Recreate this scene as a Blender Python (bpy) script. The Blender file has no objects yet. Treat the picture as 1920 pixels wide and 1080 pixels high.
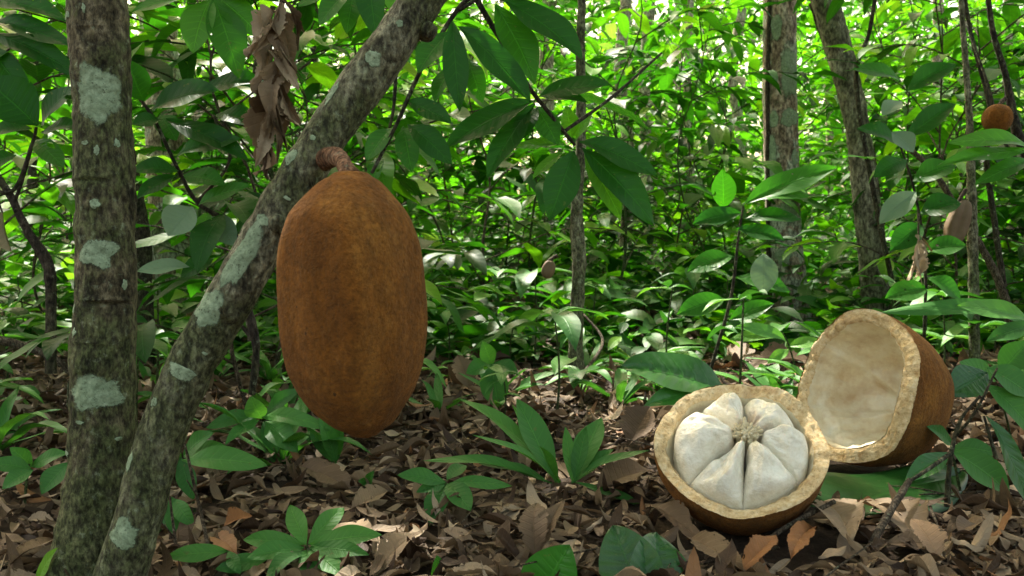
import bpy, math, random
import numpy as np
from mathutils import Vector, Matrix, noise
R = math.radians
random.seed(7); rng = np.random.default_rng(7)
scene = bpy.context.scene
COL = scene.collection

# ---------------------------------------------------------------- camera
CAMH = 0.5; F = 1663.0; PITCH = math.atan(100 / F)
cam_d = bpy.data.cameras.new('camera'); cam = bpy.data.objects.new('camera', cam_d); COL.objects.link(cam)
cam.location = (0, 0, CAMH); cam.rotation_euler = (R(90) - PITCH, 0, 0)
cam_d.sensor_width = 36; cam_d.lens = 36 * F / 1920; cam_d.clip_end = 400; cam_d.clip_start = 0.02
scene.camera = cam
cam_d.dof.use_dof = True; cam_d.dof.focus_distance = 1.5; cam_d.dof.aperture_fstop = 11
FW = Vector((0, math.cos(PITCH), -math.sin(PITCH))); UP = Vector((0, math.sin(PITCH), math.cos(PITCH)))
def P(px, py, d):                      # point seen at photo pixel (px,py), at distance d along the view axis
    return Vector((0, 0, CAMH)) + FW * d + Vector((1, 0, 0)) * ((px - 960) / F * d) - UP * ((py - 540) / F * d)
def PG(px, py, z=0.0):                 # point on the ground seen at that pixel
    r = P(px, py, 1) - Vector((0, 0, CAMH)); k = (z - CAMH) / r.z
    return Vector((0, 0, CAMH)) + r * k

def gz(x, y):                          # ground height
    d = math.hypot(x, y)
    a = 0.03 * noise.noise((x * 0.9, y * 0.9, 3.1)) + 0.018 * noise.noise((x * 2.7, y * 2.7, 1.7))
    return a * min(1, max(0, (d - 0.9) / 1.5) + .35) + 0.05 * max(0, y - 7)*.4

# ---------------------------------------------------------------- helpers
def tag(o, label=None, cat=None, group=None, kind=None):
    if label: o['label'] = label
    if cat: o['category'] = cat
    if group: o['group'] = group
    if kind: o['kind'] = kind
    return o
def empty(name, loc=(0, 0, 0), label=None, cat=None, group=None):
    o = bpy.data.objects.new(name, None); COL.objects.link(o); o.location = loc; o.empty_display_size = .05
    return tag(o, label, cat, group)
def link(name, me, mat=None, parent=None, loc=None):
    o = bpy.data.objects.new(name, me); COL.objects.link(o)
    if mat: me.materials.clear(); me.materials.append(mat)
    if parent:
        o.parent = parent
        bpy.context.view_layer.update()
        o.matrix_parent_inverse = Matrix.Translation(parent.location).inverted()   # part meshes are in world space
    if loc: o.location = loc
    return o
def mesh_np(name, V, Fq, uv=None, tint=None, smooth=True):
    """V (n,3); Fq (m,4) quads (or m,3)"""
    me = bpy.data.meshes.new(name)
    V = np.asarray(V, dtype=np.float32); Fq = np.asarray(Fq, dtype=np.int32)
    k = Fq.shape[1]
    me.vertices.add(len(V)); me.vertices.foreach_set('co', V.ravel())
    me.loops.add(Fq.size); me.loops.foreach_set('vertex_index', Fq.ravel())
    me.polygons.add(len(Fq)); me.polygons.foreach_set('loop_start', np.arange(0, Fq.size, k, dtype=np.int32))
    me.polygons.foreach_set('loop_total', np.full(len(Fq), k, dtype=np.int32))
    me.polygons.foreach_set('use_smooth', np.full(len(Fq), smooth))
    if uv is not None:
        l = me.uv_layers.new(name='UVMap'); l.data.foreach_set('uv', np.asarray(uv, dtype=np.float32)[Fq.ravel()].ravel())
    if tint is not None:
        a = me.attributes.new('tint', 'FLOAT', 'POINT'); a.data.foreach_set('value', np.asarray(tint, dtype=np.float32))
    me.update(calc_edges=True); me.validate()
    return me

# --- leaves: many curved blades in one mesh, vectorised
def leaf_grid(nl, nw):
    s = np.linspace(0, 1, nl + 1); t = np.linspace(-1, 1, nw + 1)
    S, T = np.meshgrid(s, t, indexing='ij')
    f = []
    for i in range(nl):
        for j in range(nw):
            a = i * (nw + 1) + j; f.append((a, a + 1, a + nw + 2, a + nw + 1))
    return S.ravel(), T.ravel(), np.array(f)
GR = {'lo': leaf_grid(5, 2), 'mid': leaf_grid(9, 4), 'hi': leaf_grid(26, 10)}
def norm(a): return a / np.maximum(np.linalg.norm(a, axis=-1, keepdims=True), 1e-9)
def leaves(pos, dirs, nrm, L, W, droop=.5, fold=.25, tint=None, q='lo', wave=.0, shape=1.08, point=.85, crinkle=0., side=0.):
    pos = np.atleast_2d(np.asarray(pos, float)); n = len(pos)
    X = norm(np.atleast_2d(np.asarray(dirs, float))); N = np.atleast_2d(np.asarray(nrm, float))
    if len(N) == 1: N = np.repeat(N, n, 0)
    N = N + 1e-4
    Z = norm(N - (N * X).sum(-1, keepdims=True) * X); Y = np.cross(Z, X)
    A = lambda v: np.broadcast_to(np.asarray(v, float), (n,))[:, None]
    L, W, droop, fold, wave, crinkle, side = map(A, (L, W, droop, fold, wave, crinkle, side))
    S, T, f = GR[q]
    hw = np.maximum(np.sin(np.pi * np.clip(S, 0, 1) ** shape), 0) ** point
    hw = np.where(S < .05, np.maximum(hw, .04), hw)
    S2, T2, H2 = S[None], T[None], hw[None]
    ph = rng.uniform(0, 6.28, (n, 1))
    w = W * .5 * H2
    lx = L * S2 * (1 - droop ** 2 * S2 ** 2 / 6)
    ly = T2 * w * (1 - .25 * fold ** 2)
    lz = -L * droop * S2 ** 2 / 2 + fold * (.45 * np.abs(T2) + .55 * T2 ** 2) * w + wave * L * .05 * np.sin(S2 * 8.5 + ph) * np.abs(T2)
    ly = ly + side * L * S2 ** 2 * .5
    # quilted surface between the side veins
    cr = np.abs(np.sin((S2 * 9 - np.abs(T2) * 1.1) * np.pi)) ** .6
    lz = lz + crinkle * L * .012 * cr * (1 - np.abs(T2) ** 3) * (np.abs(T2) > .05)
    V = pos[:, None, :] + lx[..., None] * X[:, None, :] + ly[..., None] * Y[:, None, :] + lz[..., None] * Z[:, None, :]
    m = len(S)
    FF = (f[None] + (np.arange(n) * m)[:, None, None]).reshape(-1, 4)
    uv = np.stack([np.broadcast_to((T2 + 1) / 2, (n, m)), np.broadcast_to(S2, (n, m))], -1).reshape(-1, 2)
    tint = A(tint if tint is not None else rng.uniform(0, 1, n))
    tn = np.broadcast_to(tint, (n, m)).ravel()
    return V.reshape(-1, 3), FF, uv, tn
class Acc:                              # gathers leaf arrays
    def __init__(s): s.v, s.f, s.u, s.t, s.n = [], [], [], [], 0
    def add(s, r):
        v, f, u, t = r; s.v.append(v); s.f.append(f + s.n); s.u.append(u); s.t.append(t); s.n += len(v)
    def mesh(s, name): return mesh_np(name, np.concatenate(s.v), np.concatenate(s.f), np.concatenate(s.u), np.concatenate(s.t))

# --- tubes along a polyline (Catmull-Rom), many in one mesh
def cr(pts, rad, n):
    pts = [Vector(p) for p in pts]
    if len(rad) == 2 and len(pts) != 2: rad = [rad[0] + (rad[1] - rad[0]) * i / (len(pts) - 1) for i in range(len(pts))]
    out = []
    for i in range(n + 1):
        u = i / n * (len(pts) - 1); k = min(int(u), len(pts) - 2); t = u - k
        p1, p2 = pts[k], pts[k + 1]
        p0 = pts[k - 1] if k > 0 else p1 * 2 - p2
        p3 = pts[k + 2] if k + 2 < len(pts) else p2 * 2 - p1
        q = .5 * ((2 * p1) + (p2 - p0) * t + (2 * p0 - 5 * p1 + 4 * p2 - p3) * t * t + (3 * p1 - p0 - 3 * p2 + p3) * t ** 3)
        out.append((q, rad[k] * (1 - t) + rad[k + 1] * t))
    return out
class Tubes:
    def __init__(s): s.v, s.f = [], []
    def add(s, pts, rad, n=8, m=6, rough=0., seed=0.):
        ring = cr(pts, rad, n); b = len(s.v)
        for i, (q, r) in enumerate(ring):
            a = ring[max(0, i - 1)][0]; c = ring[min(n, i + 1)][0]
            d = (c - a).normalized(); u = d.cross(Vector((0.13, -1, .21))).normalized(); w = d.cross(u)
            for j in range(m):
                th = 6.2832 * j / m
                rr = r
                if rough: rr *= 1 + rough * noise.noise((q + (u * math.cos(th) + w * math.sin(th)) * r) * 60 + Vector((seed, 0, 0)))
                s.v.append(q + (u * math.cos(th) + w * math.sin(th)) * rr)
        for i in range(n):
            for j in range(m):
                s.f.append((b + i * m + j, b + i * m + (j + 1) % m, b + (i + 1) * m + (j + 1) % m, b + (i + 1) * m + j))
        c0 = len(s.v); s.v.append(ring[-1][0])
        for j in range(m): s.f.append((b + n * m + j, b + n * m + (j + 1) % m, c0, c0))
        return s
    def mesh(s, name):
        me = bpy.data.meshes.new(name)
        me.from_pydata([tuple(v) for v in s.v], [], [f if f[2] != f[3] else f[:3] for f in s.f])
        me.polygons.foreach_set('use_smooth', [True] * len(me.polygons)); me.update(); return me

# ---------------------------------------------------------------- materials
def newmat(name):
    m = bpy.data.materials.new(name); m.use_nodes = True; nt = m.node_tree
    for n in list(nt.nodes): nt.nodes.remove(n)
    return m, nt, nt.nodes, nt.links
class NB:
    """tiny node builder"""
    def __init__(s, nt): s.nt = nt; s.N = nt.nodes; s.L = nt.links
    def n(s, t, ins=None, **kw):
        nd = s.N.new(t)
        for k, v in kw.items(): setattr(nd, k, v)
        for k, v in (ins or {}).items():
            if hasattr(v, 'is_output'): s.L.new(v, nd.inputs[k])
            else: nd.inputs[k].default_value = v
        return nd
    def math(s, op, a, b=0., c=0., clamp=False):
        return s.n('ShaderNodeMath', {0: a, 1: b, 2: c}, operation=op, use_clamp=clamp).outputs[0]
    def mix(s, f, a, b, bt='MIX'):
        nd = s.N.new('ShaderNodeMix'); nd.data_type = 'RGBA'; nd.blend_type = bt
        for k, v in ((0, f), (6, a), (7, b)):
            if hasattr(v, 'is_output'): s.L.new(v, nd.inputs[k])
            else: nd.inputs[k].default_value = v
        return nd.outputs[2]
    def ramp(s, f, stops, interp='LINEAR'):
        nd = s.n('ShaderNodeValToRGB', {0: f}); cr_ = nd.color_ramp; cr_.interpolation = interp
        while len(cr_.elements) > len(stops): cr_.elements.remove(cr_.elements[-1])
        while len(cr_.elements) < len(stops): cr_.elements.new(1)
        for e, (p, c) in zip(cr_.elements, stops): e.position = p; e.color = (*c, 1) if len(c) == 3 else c
        return nd.outputs[0]
    def noise(s, scale, detail=4, rough=.55, vec=None, dist=0.):
        d = {'Scale': scale, 'Detail': detail, 'Roughness': rough, 'Distortion': dist}
        if vec is not None: d['Vector'] = vec
        return s.n('ShaderNodeTexNoise', d).outputs[0]
    def coord(s): return s.n('ShaderNodeTexCoord').outputs['Object']
    def bump(s, h, st=.5, dist=.01, nrm=None):
        d = {'Height': h, 'Strength': st, 'Distance': dist}
        if nrm is not None: d['Normal'] = nrm
        return s.n('ShaderNodeBump', d).outputs[0]
    def out(s, sh): s.n('ShaderNodeOutputMaterial', {0: sh})
def c4(c): return (*c, 1)

def leaf_mat(name, stops, trans=.5, rough=.5, spec=.25, vein=.5, holes=0., tcol=(1.15, 1.5, .35), nlat=9):
    m, nt, N, L = newmat(name); b = NB(nt)
    tint = b.n('ShaderNodeAttribute', attribute_name='tint').outputs['Fac']
    oi = b.n('ShaderNodeObjectInfo').outputs['Random']
    tt = b.math('FRACT', b.math('ADD', tint, b.math('MULTIPLY', oi, .0)))
    col = b.ramp(tt, stops)
    uv = b.n('ShaderNodeUVMap').outputs[0]
    sep = b.n('ShaderNodeSeparateXYZ', {0: uv}); u, v = sep.outputs[0], sep.outputs[1]
    au = b.math('ABSOLUTE', b.math('SUBTRACT', b.math('MULTIPLY', u, 2.), 1.))
    mid = b.math('SUBTRACT', 1., b.math('DIVIDE', au, .06), clamp=True)
    wv = b.math('SINE', b.math('MULTIPLY', b.math('SUBTRACT', b.math('MULTIPLY', v, nlat), b.math('MULTIPLY', au, 1.3)), 6.2832))
    lat = b.math('POWER', b.math('MAXIMUM', wv, 0.), 10.)
    lat = b.math('MULTIPLY', lat, b.math('SUBTRACT', 1., au, clamp=True))
    vn = b.math('MAXIMUM', mid, b.math('MULTIPLY', lat, .6))
    nz = b.noise(14, 3, vec=b.coord())
    col = b.mix(b.math('MULTIPLY', nz, .5), col, b.mix(1., col, c4((.55, .7, .5)), 'MULTIPLY'))
    col2 = b.mix(b.math('MULTIPLY', vn, vein), col, b.mix(1., col, c4((2.0, 1.9, 1.6)), 'MULTIPLY'))
    # small blotches and spots
    sp = b.noise(90, 2, vec=b.coord()); spm = b.math('GREATER_THAN', sp, .70)
    col2 = b.mix(b.math('MULTIPLY', spm, .45), col2, c4((.13, .14, .04)))
    h = b.math('ADD', b.math('MULTIPLY', vn, -1.), b.math('MULTIPLY', wv, .25))
    bp = b.bump(h, .5, .0015)
    bs = b.n('ShaderNodeBsdfPrincipled', {'Base Color': col2, 'Roughness': rough, 'Normal': bp, 'Specular IOR Level': spec})
    tc = b.mix(1., col2, c4(tcol), 'MULTIPLY')
    tr = b.n('ShaderNodeBsdfTranslucent', {'Color': tc, 'Normal': bp})
    sh = b.n('ShaderNodeMixShader', {0: trans, 1: bs.outputs[0], 2: tr.outputs[0]}).outputs[0]
    if holes:
        hn = b.noise(holes, 1, vec=b.coord(), dist=.3); hm = b.math('GREATER_THAN', hn, .735)
        hm = b.math('MULTIPLY', hm, b.math('GREATER_THAN', au, .12))
        sh = b.n('ShaderNodeMixShader', {0: hm, 1: sh, 2: b.n('ShaderNodeBsdfTransparent').outputs[0]}).outputs[0]
    b.out(sh); return m
G = [(0, (.012, .055, .008)), (.3, (.024, .105, .012)), (.55, (.045, .17, .015)), (.8, (.10, .27, .018)), (.93, (.20, .38, .025)), (1, (.20, .25, .14))]  # last stop paints a greyish sheen onto a few leaves
M = {}
M['leaf'] = leaf_mat('leaf_green', G, .42)
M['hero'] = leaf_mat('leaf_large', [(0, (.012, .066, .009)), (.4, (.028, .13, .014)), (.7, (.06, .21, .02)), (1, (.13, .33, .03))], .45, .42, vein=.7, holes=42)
M['far'] = leaf_mat('leaf_painted_sunlit', [(0, (.026, .11, .010)), (.4, (.07, .23, .015)), (.8, (.15, .36, .024)), (1, (.26, .40, .10))], .55, .4, vein=.2)  # paler copy of the leaf green: sunlit brightness put into the colour
M['herb'] = leaf_mat('leaf_undergrowth', [(0, (.026, .11, .022)), (.5, (.06, .20, .038)), (.85, (.11, .29, .055)), (1, (.2, .4, .04))], .3, .5, vein=.5, tcol=(1.2, 1.3, .5))
M['grey'] = leaf_mat('leaf_pale_underside', [(0, (.13, .21, .12)), (1, (.22, .32, .19))], .2, .45, vein=-.4, tcol=(1., 1.1, .6))
M['gloss'] = leaf_mat('leaf_quilted', [(0, (.016, .085, .013)), (1, (.06, .23, .035))], .2, .32, .5, vein=.45, nlat=8, tcol=(1., 1.2, .5))
def dead_mat(torn=False):
    m, nt, N, L = newmat('dead_leaf'); b = NB(nt)
    tint = b.n('ShaderNodeAttribute', attribute_name='tint').outputs['Fac']
    col = b.ramp(tint, [(0, (.03, .018, .011)), (.3, (.078, .045, .024)), (.55, (.175, .118, .064)), (.8, (.32, .235, .145)), (.93, (.48, .385, .26)), (1, (.27, .115, .035))])
    nz = b.noise(35, 4, vec=b.coord()); col = b.mix(b.math('MULTIPLY', nz, .9), col, b.mix(1., col, c4((.45, .42, .4)), 'MULTIPLY'))
    uv = b.n('ShaderNodeUVMap').outputs[0]; sep = b.n('ShaderNodeSeparateXYZ', {0: uv}); u, v = sep.outputs[0], sep.outputs[1]
    au = b.math('ABSOLUTE', b.math('SUBTRACT', b.math('MULTIPLY', u, 2.), 1.))
    mid = b.math('SUBTRACT', 1., b.math('DIVIDE', au, .07), clamp=True)
    wv = b.math('SINE', b.math('MULTIPLY', b.math('SUBTRACT', b.math('MULTIPLY', v, 9.), b.math('MULTIPLY', au, 1.3)), 6.2832))
    lat = b.math('POWER', b.math('MAXIMUM', wv, 0.), 8.)
    vn = b.math('MAXIMUM', mid, b.math('MULTIPLY', lat, .5))
    col = b.mix(b.math('MULTIPLY', vn, .35), col, b.mix(1., col, c4((1.6, 1.5, 1.4)), 'MULTIPLY'))
    bp = b.bump(b.math('ADD', b.noise(120, 3, vec=b.coord()), b.math('MULTIPLY', vn, .8)), .6, .002)
    bs = b.n('ShaderNodeBsdfPrincipled', {'Base Color': col, 'Roughness': .68, 'Normal': bp, 'Specular IOR Level': .3})
    tr = b.n('ShaderNodeBsdfTranslucent', {'Color': col})
    sh = b.n('ShaderNodeMixShader', {0: .1, 1: bs.outputs[0], 2: tr.outputs[0]}).outputs[0]
    if torn:
        tv = b.n('ShaderNodeMapping', {'Vector': uv, 'Scale': (1, 2.2, 1)}).outputs[0]
        oi = b.n('ShaderNodeObjectInfo').outputs['Random']
        nn = b.n('ShaderNodeTexNoise', {'Vector': tv, 'Scale': 4.5, 'Detail': 4, 'Roughness': .6, 'W': b.math('MULTIPLY', oi, 50.)}, noise_dimensions='4D').outputs[0]
        gone = b.math('GREATER_THAN', b.math('ADD', b.math('MULTIPLY', b.math('POWER', au, 1.6), .40), nn), .86)
        sh = b.n('ShaderNodeMixShader', {0: gone, 1: sh, 2: b.n('ShaderNodeBsdfTransparent').outputs[0]}).outputs[0]
    b.out(sh); return m
M['dead'] = dead_mat(); M['torn'] = dead_mat(True)
def bark_mat(name, dark, mid_, light, moss=.35, sc=1., patch=.0):
    m, nt, N, L = newmat(name); b = NB(nt); co = b.coord()
    mp = b.n('ShaderNodeMapping', {'Vector': co, 'Scale': (1, 1, .5)}).outputs[0]
    n1 = b.noise(38 * sc, 8, .68, vec=mp); n2 = b.noise(9 * sc, 4, .6, vec=co); n3 = b.noise(150 * sc, 4, .7, vec=mp)
    col = b.ramp(n1, [(.36, dark), (.5, mid_), (.64, light)])
    zz = b.math('MULTIPLY', b.math('SUBTRACT', .45, b.n('ShaderNodeSeparateXYZ', {0: co}).outputs[2]), .28, clamp=True)
    mossm = b.ramp(b.math('ADD', zz, b.math('ADD', b.math('MULTIPLY', n2, .75), b.math('MULTIPLY', n3, .3))), [(.47, (0, 0, 0)), (.60, (1, 1, 1))])
    col = b.mix(b.math('MULTIPLY', mossm, moss), col, b.mix(n3, c4((.03, .045, .012)), c4((.10, .125, .045))))
    lic = b.ramp(b.noise(48 * sc, 6, .75, vec=co), [(.58, (0, 0, 0)), (.62, (1, 1, 1))])
    col = b.mix(b.math('MULTIPLY', lic, .6), col, c4((.19, .22, .14)))
    if patch:
        pm = b.ramp(b.noise(6.5, 4, .6, vec=b.n('ShaderNodeMapping', {'Vector': co, 'Location': (3.3, 0, 1.7), 'Scale': (1, 1, .8)}).outputs[0]), [(.53, (0, 0, 0)), (.56, (1, 1, 1))])
        col = b.mix(b.math('MULTIPLY', pm, patch), col, b.mix(n3, c4((.26, .31, .22)), c4((.42, .46, .36))))
    col = b.mix(.8, col, b.mix(1., col, b.ramp(n3, [(.38, (.15, .15, .15)), (.5, (.95, .95, .95)), (.63, (2., 2., 2.))]), 'MULTIPLY'))
    h = b.math('ADD', b.math('MULTIPLY', n1, 1.5), b.math('MULTIPLY', n3, .9))
    fl = b.n('ShaderNodeTexVoronoi', {'Vector': b.n('ShaderNodeVectorMath', {0: mp, 1: b.n('ShaderNodeTexNoise', {'Vector': co, 'Scale': 60.}).outputs[1]}, operation='ADD').outputs[0], 'Scale': 85 * sc}).outputs[0]
    col = b.mix(.35, col, b.mix(1., col, b.ramp(fl, [(.1, (1.5, 1.5, 1.5)), (.45, (.9, .9, .9)), (.75, (.25, .25, .25))]), 'MULTIPLY'))
    vor = b.n('ShaderNodeTexVoronoi', {'Vector': mp, 'Scale': 60 * sc}, feature='DISTANCE_TO_EDGE').outputs[0]
    h = b.math('ADD', h, b.math('MULTIPLY', b.math('MINIMUM', vor, .15), 1.5))
    bp = b.bump(h, 1., .009)
    b.out(b.n('ShaderNodeBsdfPrincipled', {'Base Color': col, 'Roughness': .88, 'Normal': bp, 'Specular IOR Level': .25}).outputs[0]); return m
M['bark'] = bark_mat('bark_mossy', (.028, .024, .012), (.105, .088, .048), (.25, .21, .13), .75)
M['bark2'] = bark_mat('bark_grey_green', (.04, .037, .02), (.15, .14, .085), (.34, .33, .22), .65)
M['barkpale'] = bark_mat('bark_pale_lichen', (.12, .08, .055), (.33, .25, .18), (.52, .45, .35), .12, .5, .75)
M['barkfar'] = bark_mat('bark_far', (.16, .12, .09), (.34, .27, .21), (.52, .44, .36), .1, .4, .3)
M['barkcurve'] = bark_mat('bark_curved', (.06, .052, .034), (.19, .17, .115), (.38, .36, .26), .5, .5)
M['barkdark'] = bark_mat('bark_dark', (.012, .009, .007), (.035, .026, .018), (.07, .055, .04), .25, .8)
M['twig'] = bark_mat('twig_bark', (.03, .02, .012), (.09, .062, .042), (.18, .14, .10), .1, 2)
M['stem'] = bark_mat('green_stem', (.03, .05, .015), (.05, .08, .02), (.08, .09, .04), .2, 2)
def lichen_mat():
    m, nt, N, L = newmat('lichen'); b = NB(nt); co = b.coord()
    n1 = b.noise(140, 6, .75, vec=co); n2 = b.noise(30, 4, .6, vec=co)
    col = b.ramp(n1, [(.32, (.11, .145, .085)), (.5, (.25, .325, .205)), (.70, (.39, .47, .32))])
    col = b.mix(b.math('MULTIPLY', b.ramp(n2, [(.45, (0, 0, 0)), (.7, (1, 1, 1))]), .5), col, c4((.17, .235, .135)))
    pits = b.math('GREATER_THAN', b.noise(260, 2, vec=co), .66)
    col = b.mix(b.math('MULTIPLY', pits, .7), col, c4((.05, .06, .035)))
    bp = b.bump(b.math('ADD', n1, n2), .9, .003)
    rho = b.n('ShaderNodeAttribute', attribute_name='tint').outputs['Fac']
    gone = b.ramp(b.math('SUBTRACT', b.math('ADD', b.math('POWER', rho, 3.), b.math('ADD', b.math('MULTIPLY', n1, .9), b.math('MULTIPLY', n2, .5))), .8), [(.28, (0, 0, 0)), (.56, (1, 1, 1))])
    sh = b.n('ShaderNodeBsdfPrincipled', {'Base Color': col, 'Roughness': .9, 'Normal': bp, 'Specular IOR Level': .2}).outputs[0]
    b.out(b.n('ShaderNodeMixShader', {0: gone, 1: sh, 2: b.n('ShaderNodeBsdfTransparent').outputs[0]}).outputs[0]); return m
M['lichen'] = lichen_mat()
def rind_mat():
    m, nt, N, L = newmat('rind_velvet'); b = NB(nt); co = b.coord()
    mp = b.n('ShaderNodeMapping', {'Vector': co, 'Scale': (1, 1, .55)}).outputs[0]
    n1 = b.noise(16, 6, .65, vec=mp); n2 = b.noise(170, 5, .75, vec=co); n3 = b.noise(48, 5, .7, vec=mp)
    col = b.ramp(n1, [(.3, (.13, .044, .006)), (.5, (.235, .086, .012)), (.72, (.35, .15, .026))])
    col = b.mix(b.math('MULTIPLY', b.ramp(n3, [(.42, (0, 0, 0)), (.62, (1, 1, 1))]), .55), col, c4((.11, .040, .007)))
    col = b.mix(.75, col, b.mix(1., col, b.ramp(n2, [(.3, (.35, .33, .3)), (.5, (.95, .95, .95)), (.75, (1.6, 1.55, 1.45))]), 'MULTIPLY'))
    col = b.mix(b.math('MULTIPLY', b.ramp(b.noise(24, 5, .8, vec=co, dist=1.5), [(.60, (0, 0, 0)), (.68, (1, 1, 1))]), .45), col, c4((.33, .17, .05)))
    spots = b.math('GREATER_THAN', b.noise(55, 2, vec=co), .745)
    col = b.mix(b.math('MULTIPLY', spots, .8), col, c4((.05, .022, .01)))
    bp = b.bump(b.math('ADD', n2, b.math('MULTIPLY', n3, 1.6)), 1., .006)
    b.out(b.n('ShaderNodeBsdfPrincipled', {'Base Color': col, 'Roughness': .92, 'Normal': bp, 'Specular IOR Level': .12, 'Sheen Weight': .12, 'Sheen Roughness': .5, 'Sheen Tint': (1, .75, .45, 1)}).outputs[0]); return m
M['rind'] = rind_mat()
def flesh_mat(name, a, c, d, sc, pit, bst=.8, sss=.0, rough=.7, brown=.0):
    m, nt, N, L = newmat(name); b = NB(nt); co = b.coord()
    n1 = b.noise(sc, 6, .7, vec=co); n2 = b.noise(sc * .25, 4, .6, vec=co, dist=.6); n3 = b.noise(sc * 4, 4, .7, vec=co)
    col = b.ramp(n1, [(.3, a), (.5, c), (.72, d)])
    if pit: col = b.mix(b.math('MULTIPLY', b.math('GREATER_THAN', b.noise(sc * 2.2, 3, vec=co), .63), pit), col, c4((.17, .10, .04)))
    if brown: col = b.mix(b.math('MULTIPLY', b.ramp(n2, [(.56, (0, 0, 0)), (.70, (1, 1, 1))]), brown), col, c4((.42, .22, .085)))
    bp = b.bump(b.math('ADD', n1, b.math('MULTIPLY', n3, .5)), bst, .003)
    b.out(b.n('ShaderNodeBsdfPrincipled', {'Base Color': col, 'Roughness': rough, 'Normal': bp, 'Subsurface Weight': sss, 'Subsurface Radius': (.012, .008, .005), 'Subsurface Scale': 1.}).outputs[0]); return m
M['rim'] = flesh_mat('shell_cut_edge', (.42, .25, .09), (.68, .50, .26), (.84, .71, .46), 75, .4, .9, .0, .8, .5)
M['inner'] = flesh_mat('shell_inner', (.58, .45, .27), (.73, .65, .46), (.84, .80, .66), 20, 0, .7, .0, .36, .6)
M['pulp'] = flesh_mat('white_pulp', (.68, .61, .46), (.82, .77, .64), (.89, .86, .75), 34, 0, 1., .1, .27, .5)
M['fibre'] = flesh_mat('core_fibre', (.6, .48, .27), (.76, .66, .43), (.84, .77, .58), 120, .3, 1.)
def ground_mat():
    m, nt, N, L = newmat('soil'); b = NB(nt); co = b.coord()
    n1 = b.noise(18, 8, .7, vec=co); n2 = b.noise(1.2, 3, vec=co)
    col = b.ramp(n1, [(.35, (.012, .008, .005)), (.55, (.04, .026, .015)), (.75, (.10, .065, .04))])
    bp = b.bump(n1, 1., .02)
    b.out(b.n('ShaderNodeBsdfPrincipled', {'Base Color': col, 'Roughness': .95, 'Normal': bp, 'Specular IOR Level': .2}).outputs[0]); return m
M['soil'] = ground_mat()

# ---------------------------------------------------------------- ground
def ground():
    xs = np.concatenate([np.linspace(-150, -9, 12), np.linspace(-8, 8, 130), np.linspace(9, 150, 12)])
    ys = np.concatenate([np.linspace(-60, -2, 8), np.linspace(-1, 14, 130), np.linspace(16, 220, 14)])
    V = [(x, y, gz(x, y)) for y in ys for x in xs]; nx = len(xs)
    Fq = [(j * nx + i, j * nx + i + 1, (j + 1) * nx + i + 1, (j + 1) * nx + i) for j in range(len(ys) - 1) for i in range(nx - 1)]
    o = link('ground', mesh_np('ground', V, Fq), M['soil']); tag(o, kind='structure')
ground()

# ---------------------------------------------------------------- litter
def litter():
    A = Acc()
    def batch(n, y0, y1, L0, L1, xk=.75, lift=.02, q='lo', pw=1.):
        y = y0 + (y1 - y0) * rng.uniform(0, 1, n) ** pw
        x = rng.uniform(-1, 1, n) * (y * xk + .3)
        z = np.array([gz(a, b_) for a, b_ in zip(x, y)]) + lift * .75 * rng.uniform(.0, 1.3, n) ** 1.4
        th = rng.uniform(0, 6.283, n)
        D = np.stack([np.cos(th), np.sin(th), rng.uniform(-.12, .26, n)], -1)
        Nn = np.stack([rng.normal(0, .30, n), rng.normal(0, .30, n), np.where(rng.uniform(0, 1, n) < .7, 1., -1.)], -1)
        L = rng.uniform(L0, L1, n) * rng.uniform(.6, 1.2, n)
        tn = np.clip(rng.beta(2.2, 2.0, n), 0, .95); tn = np.where(rng.uniform(0, 1, n) < .03, .99, tn)
        pos = np.stack([x, y, z], -1) - norm(D) * L[:, None] * .5
        pos[:, 2] = z + .004
        ok_ = ((x - .385) ** 2 + (y - 1.43) ** 2 > .155 ** 2) & ((x - .70) ** 2 + ((y - 1.80) * .9) ** 2 > .14 ** 2)
        ok_ &= (((x - .68) / .15) ** 2 + ((y - 1.63) / .11) ** 2 > 1)
        pos, D, Nn, L, tn = pos[ok_], D[ok_], Nn[ok_], L[ok_], tn[ok_]; n = len(L)
        A.add(leaves(pos, D, Nn, L, L * rng.uniform(.24, .5, n), rng.uniform(-.5, 1.5, n), rng.uniform(-.3, 1.5, n), tn, q, wave=rng.uniform(0, 2.2, n), crinkle=1.5, point=.8, side=rng.uniform(-.4, .4, n)))
    batch(8500, .95, 2.6, .028, .088, lift=.03, q='mid')
    batch(9500, 2.2, 6, .05, .10, lift=.035, q='mid')
    batch(5500, 5, 14, .09, .16, lift=.03)
    o = link('leaf_litter', A.mesh('leaf_litter'), M['dead']); tag(o, 'brown carpet of small curled dead leaves over the whole forest floor', 'leaf litter', kind='stuff')
litter()
def twig_litter():
    T = Tubes()
    for _ in range(420):
        y = random.uniform(1.1, 6.5); x = random.uniform(-1, 1) * (.7 * y + .2); a = random.uniform(0, 6.28); l = random.uniform(.05, .22) * (1 + y * .1)
        p = Vector((x, y, gz(x, y) + random.uniform(.012, .035))); d = Vector((math.cos(a), math.sin(a), random.uniform(-.1, .15)))
        s = Vector((random.uniform(-.02, .02), random.uniform(-.02, .02), .006))
        r = random.uniform(.0012, .003)
        T.add([p, p + d * l * .5 + s, p + d * l], [r, r * .5], 5, 5)
    tag(link('twig_litter', T.mesh('twig_litter'), M['twig']), 'thin broken brown twigs scattered all through the leaf litter', 'twig litter', kind='stuff')
twig_litter()

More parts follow.
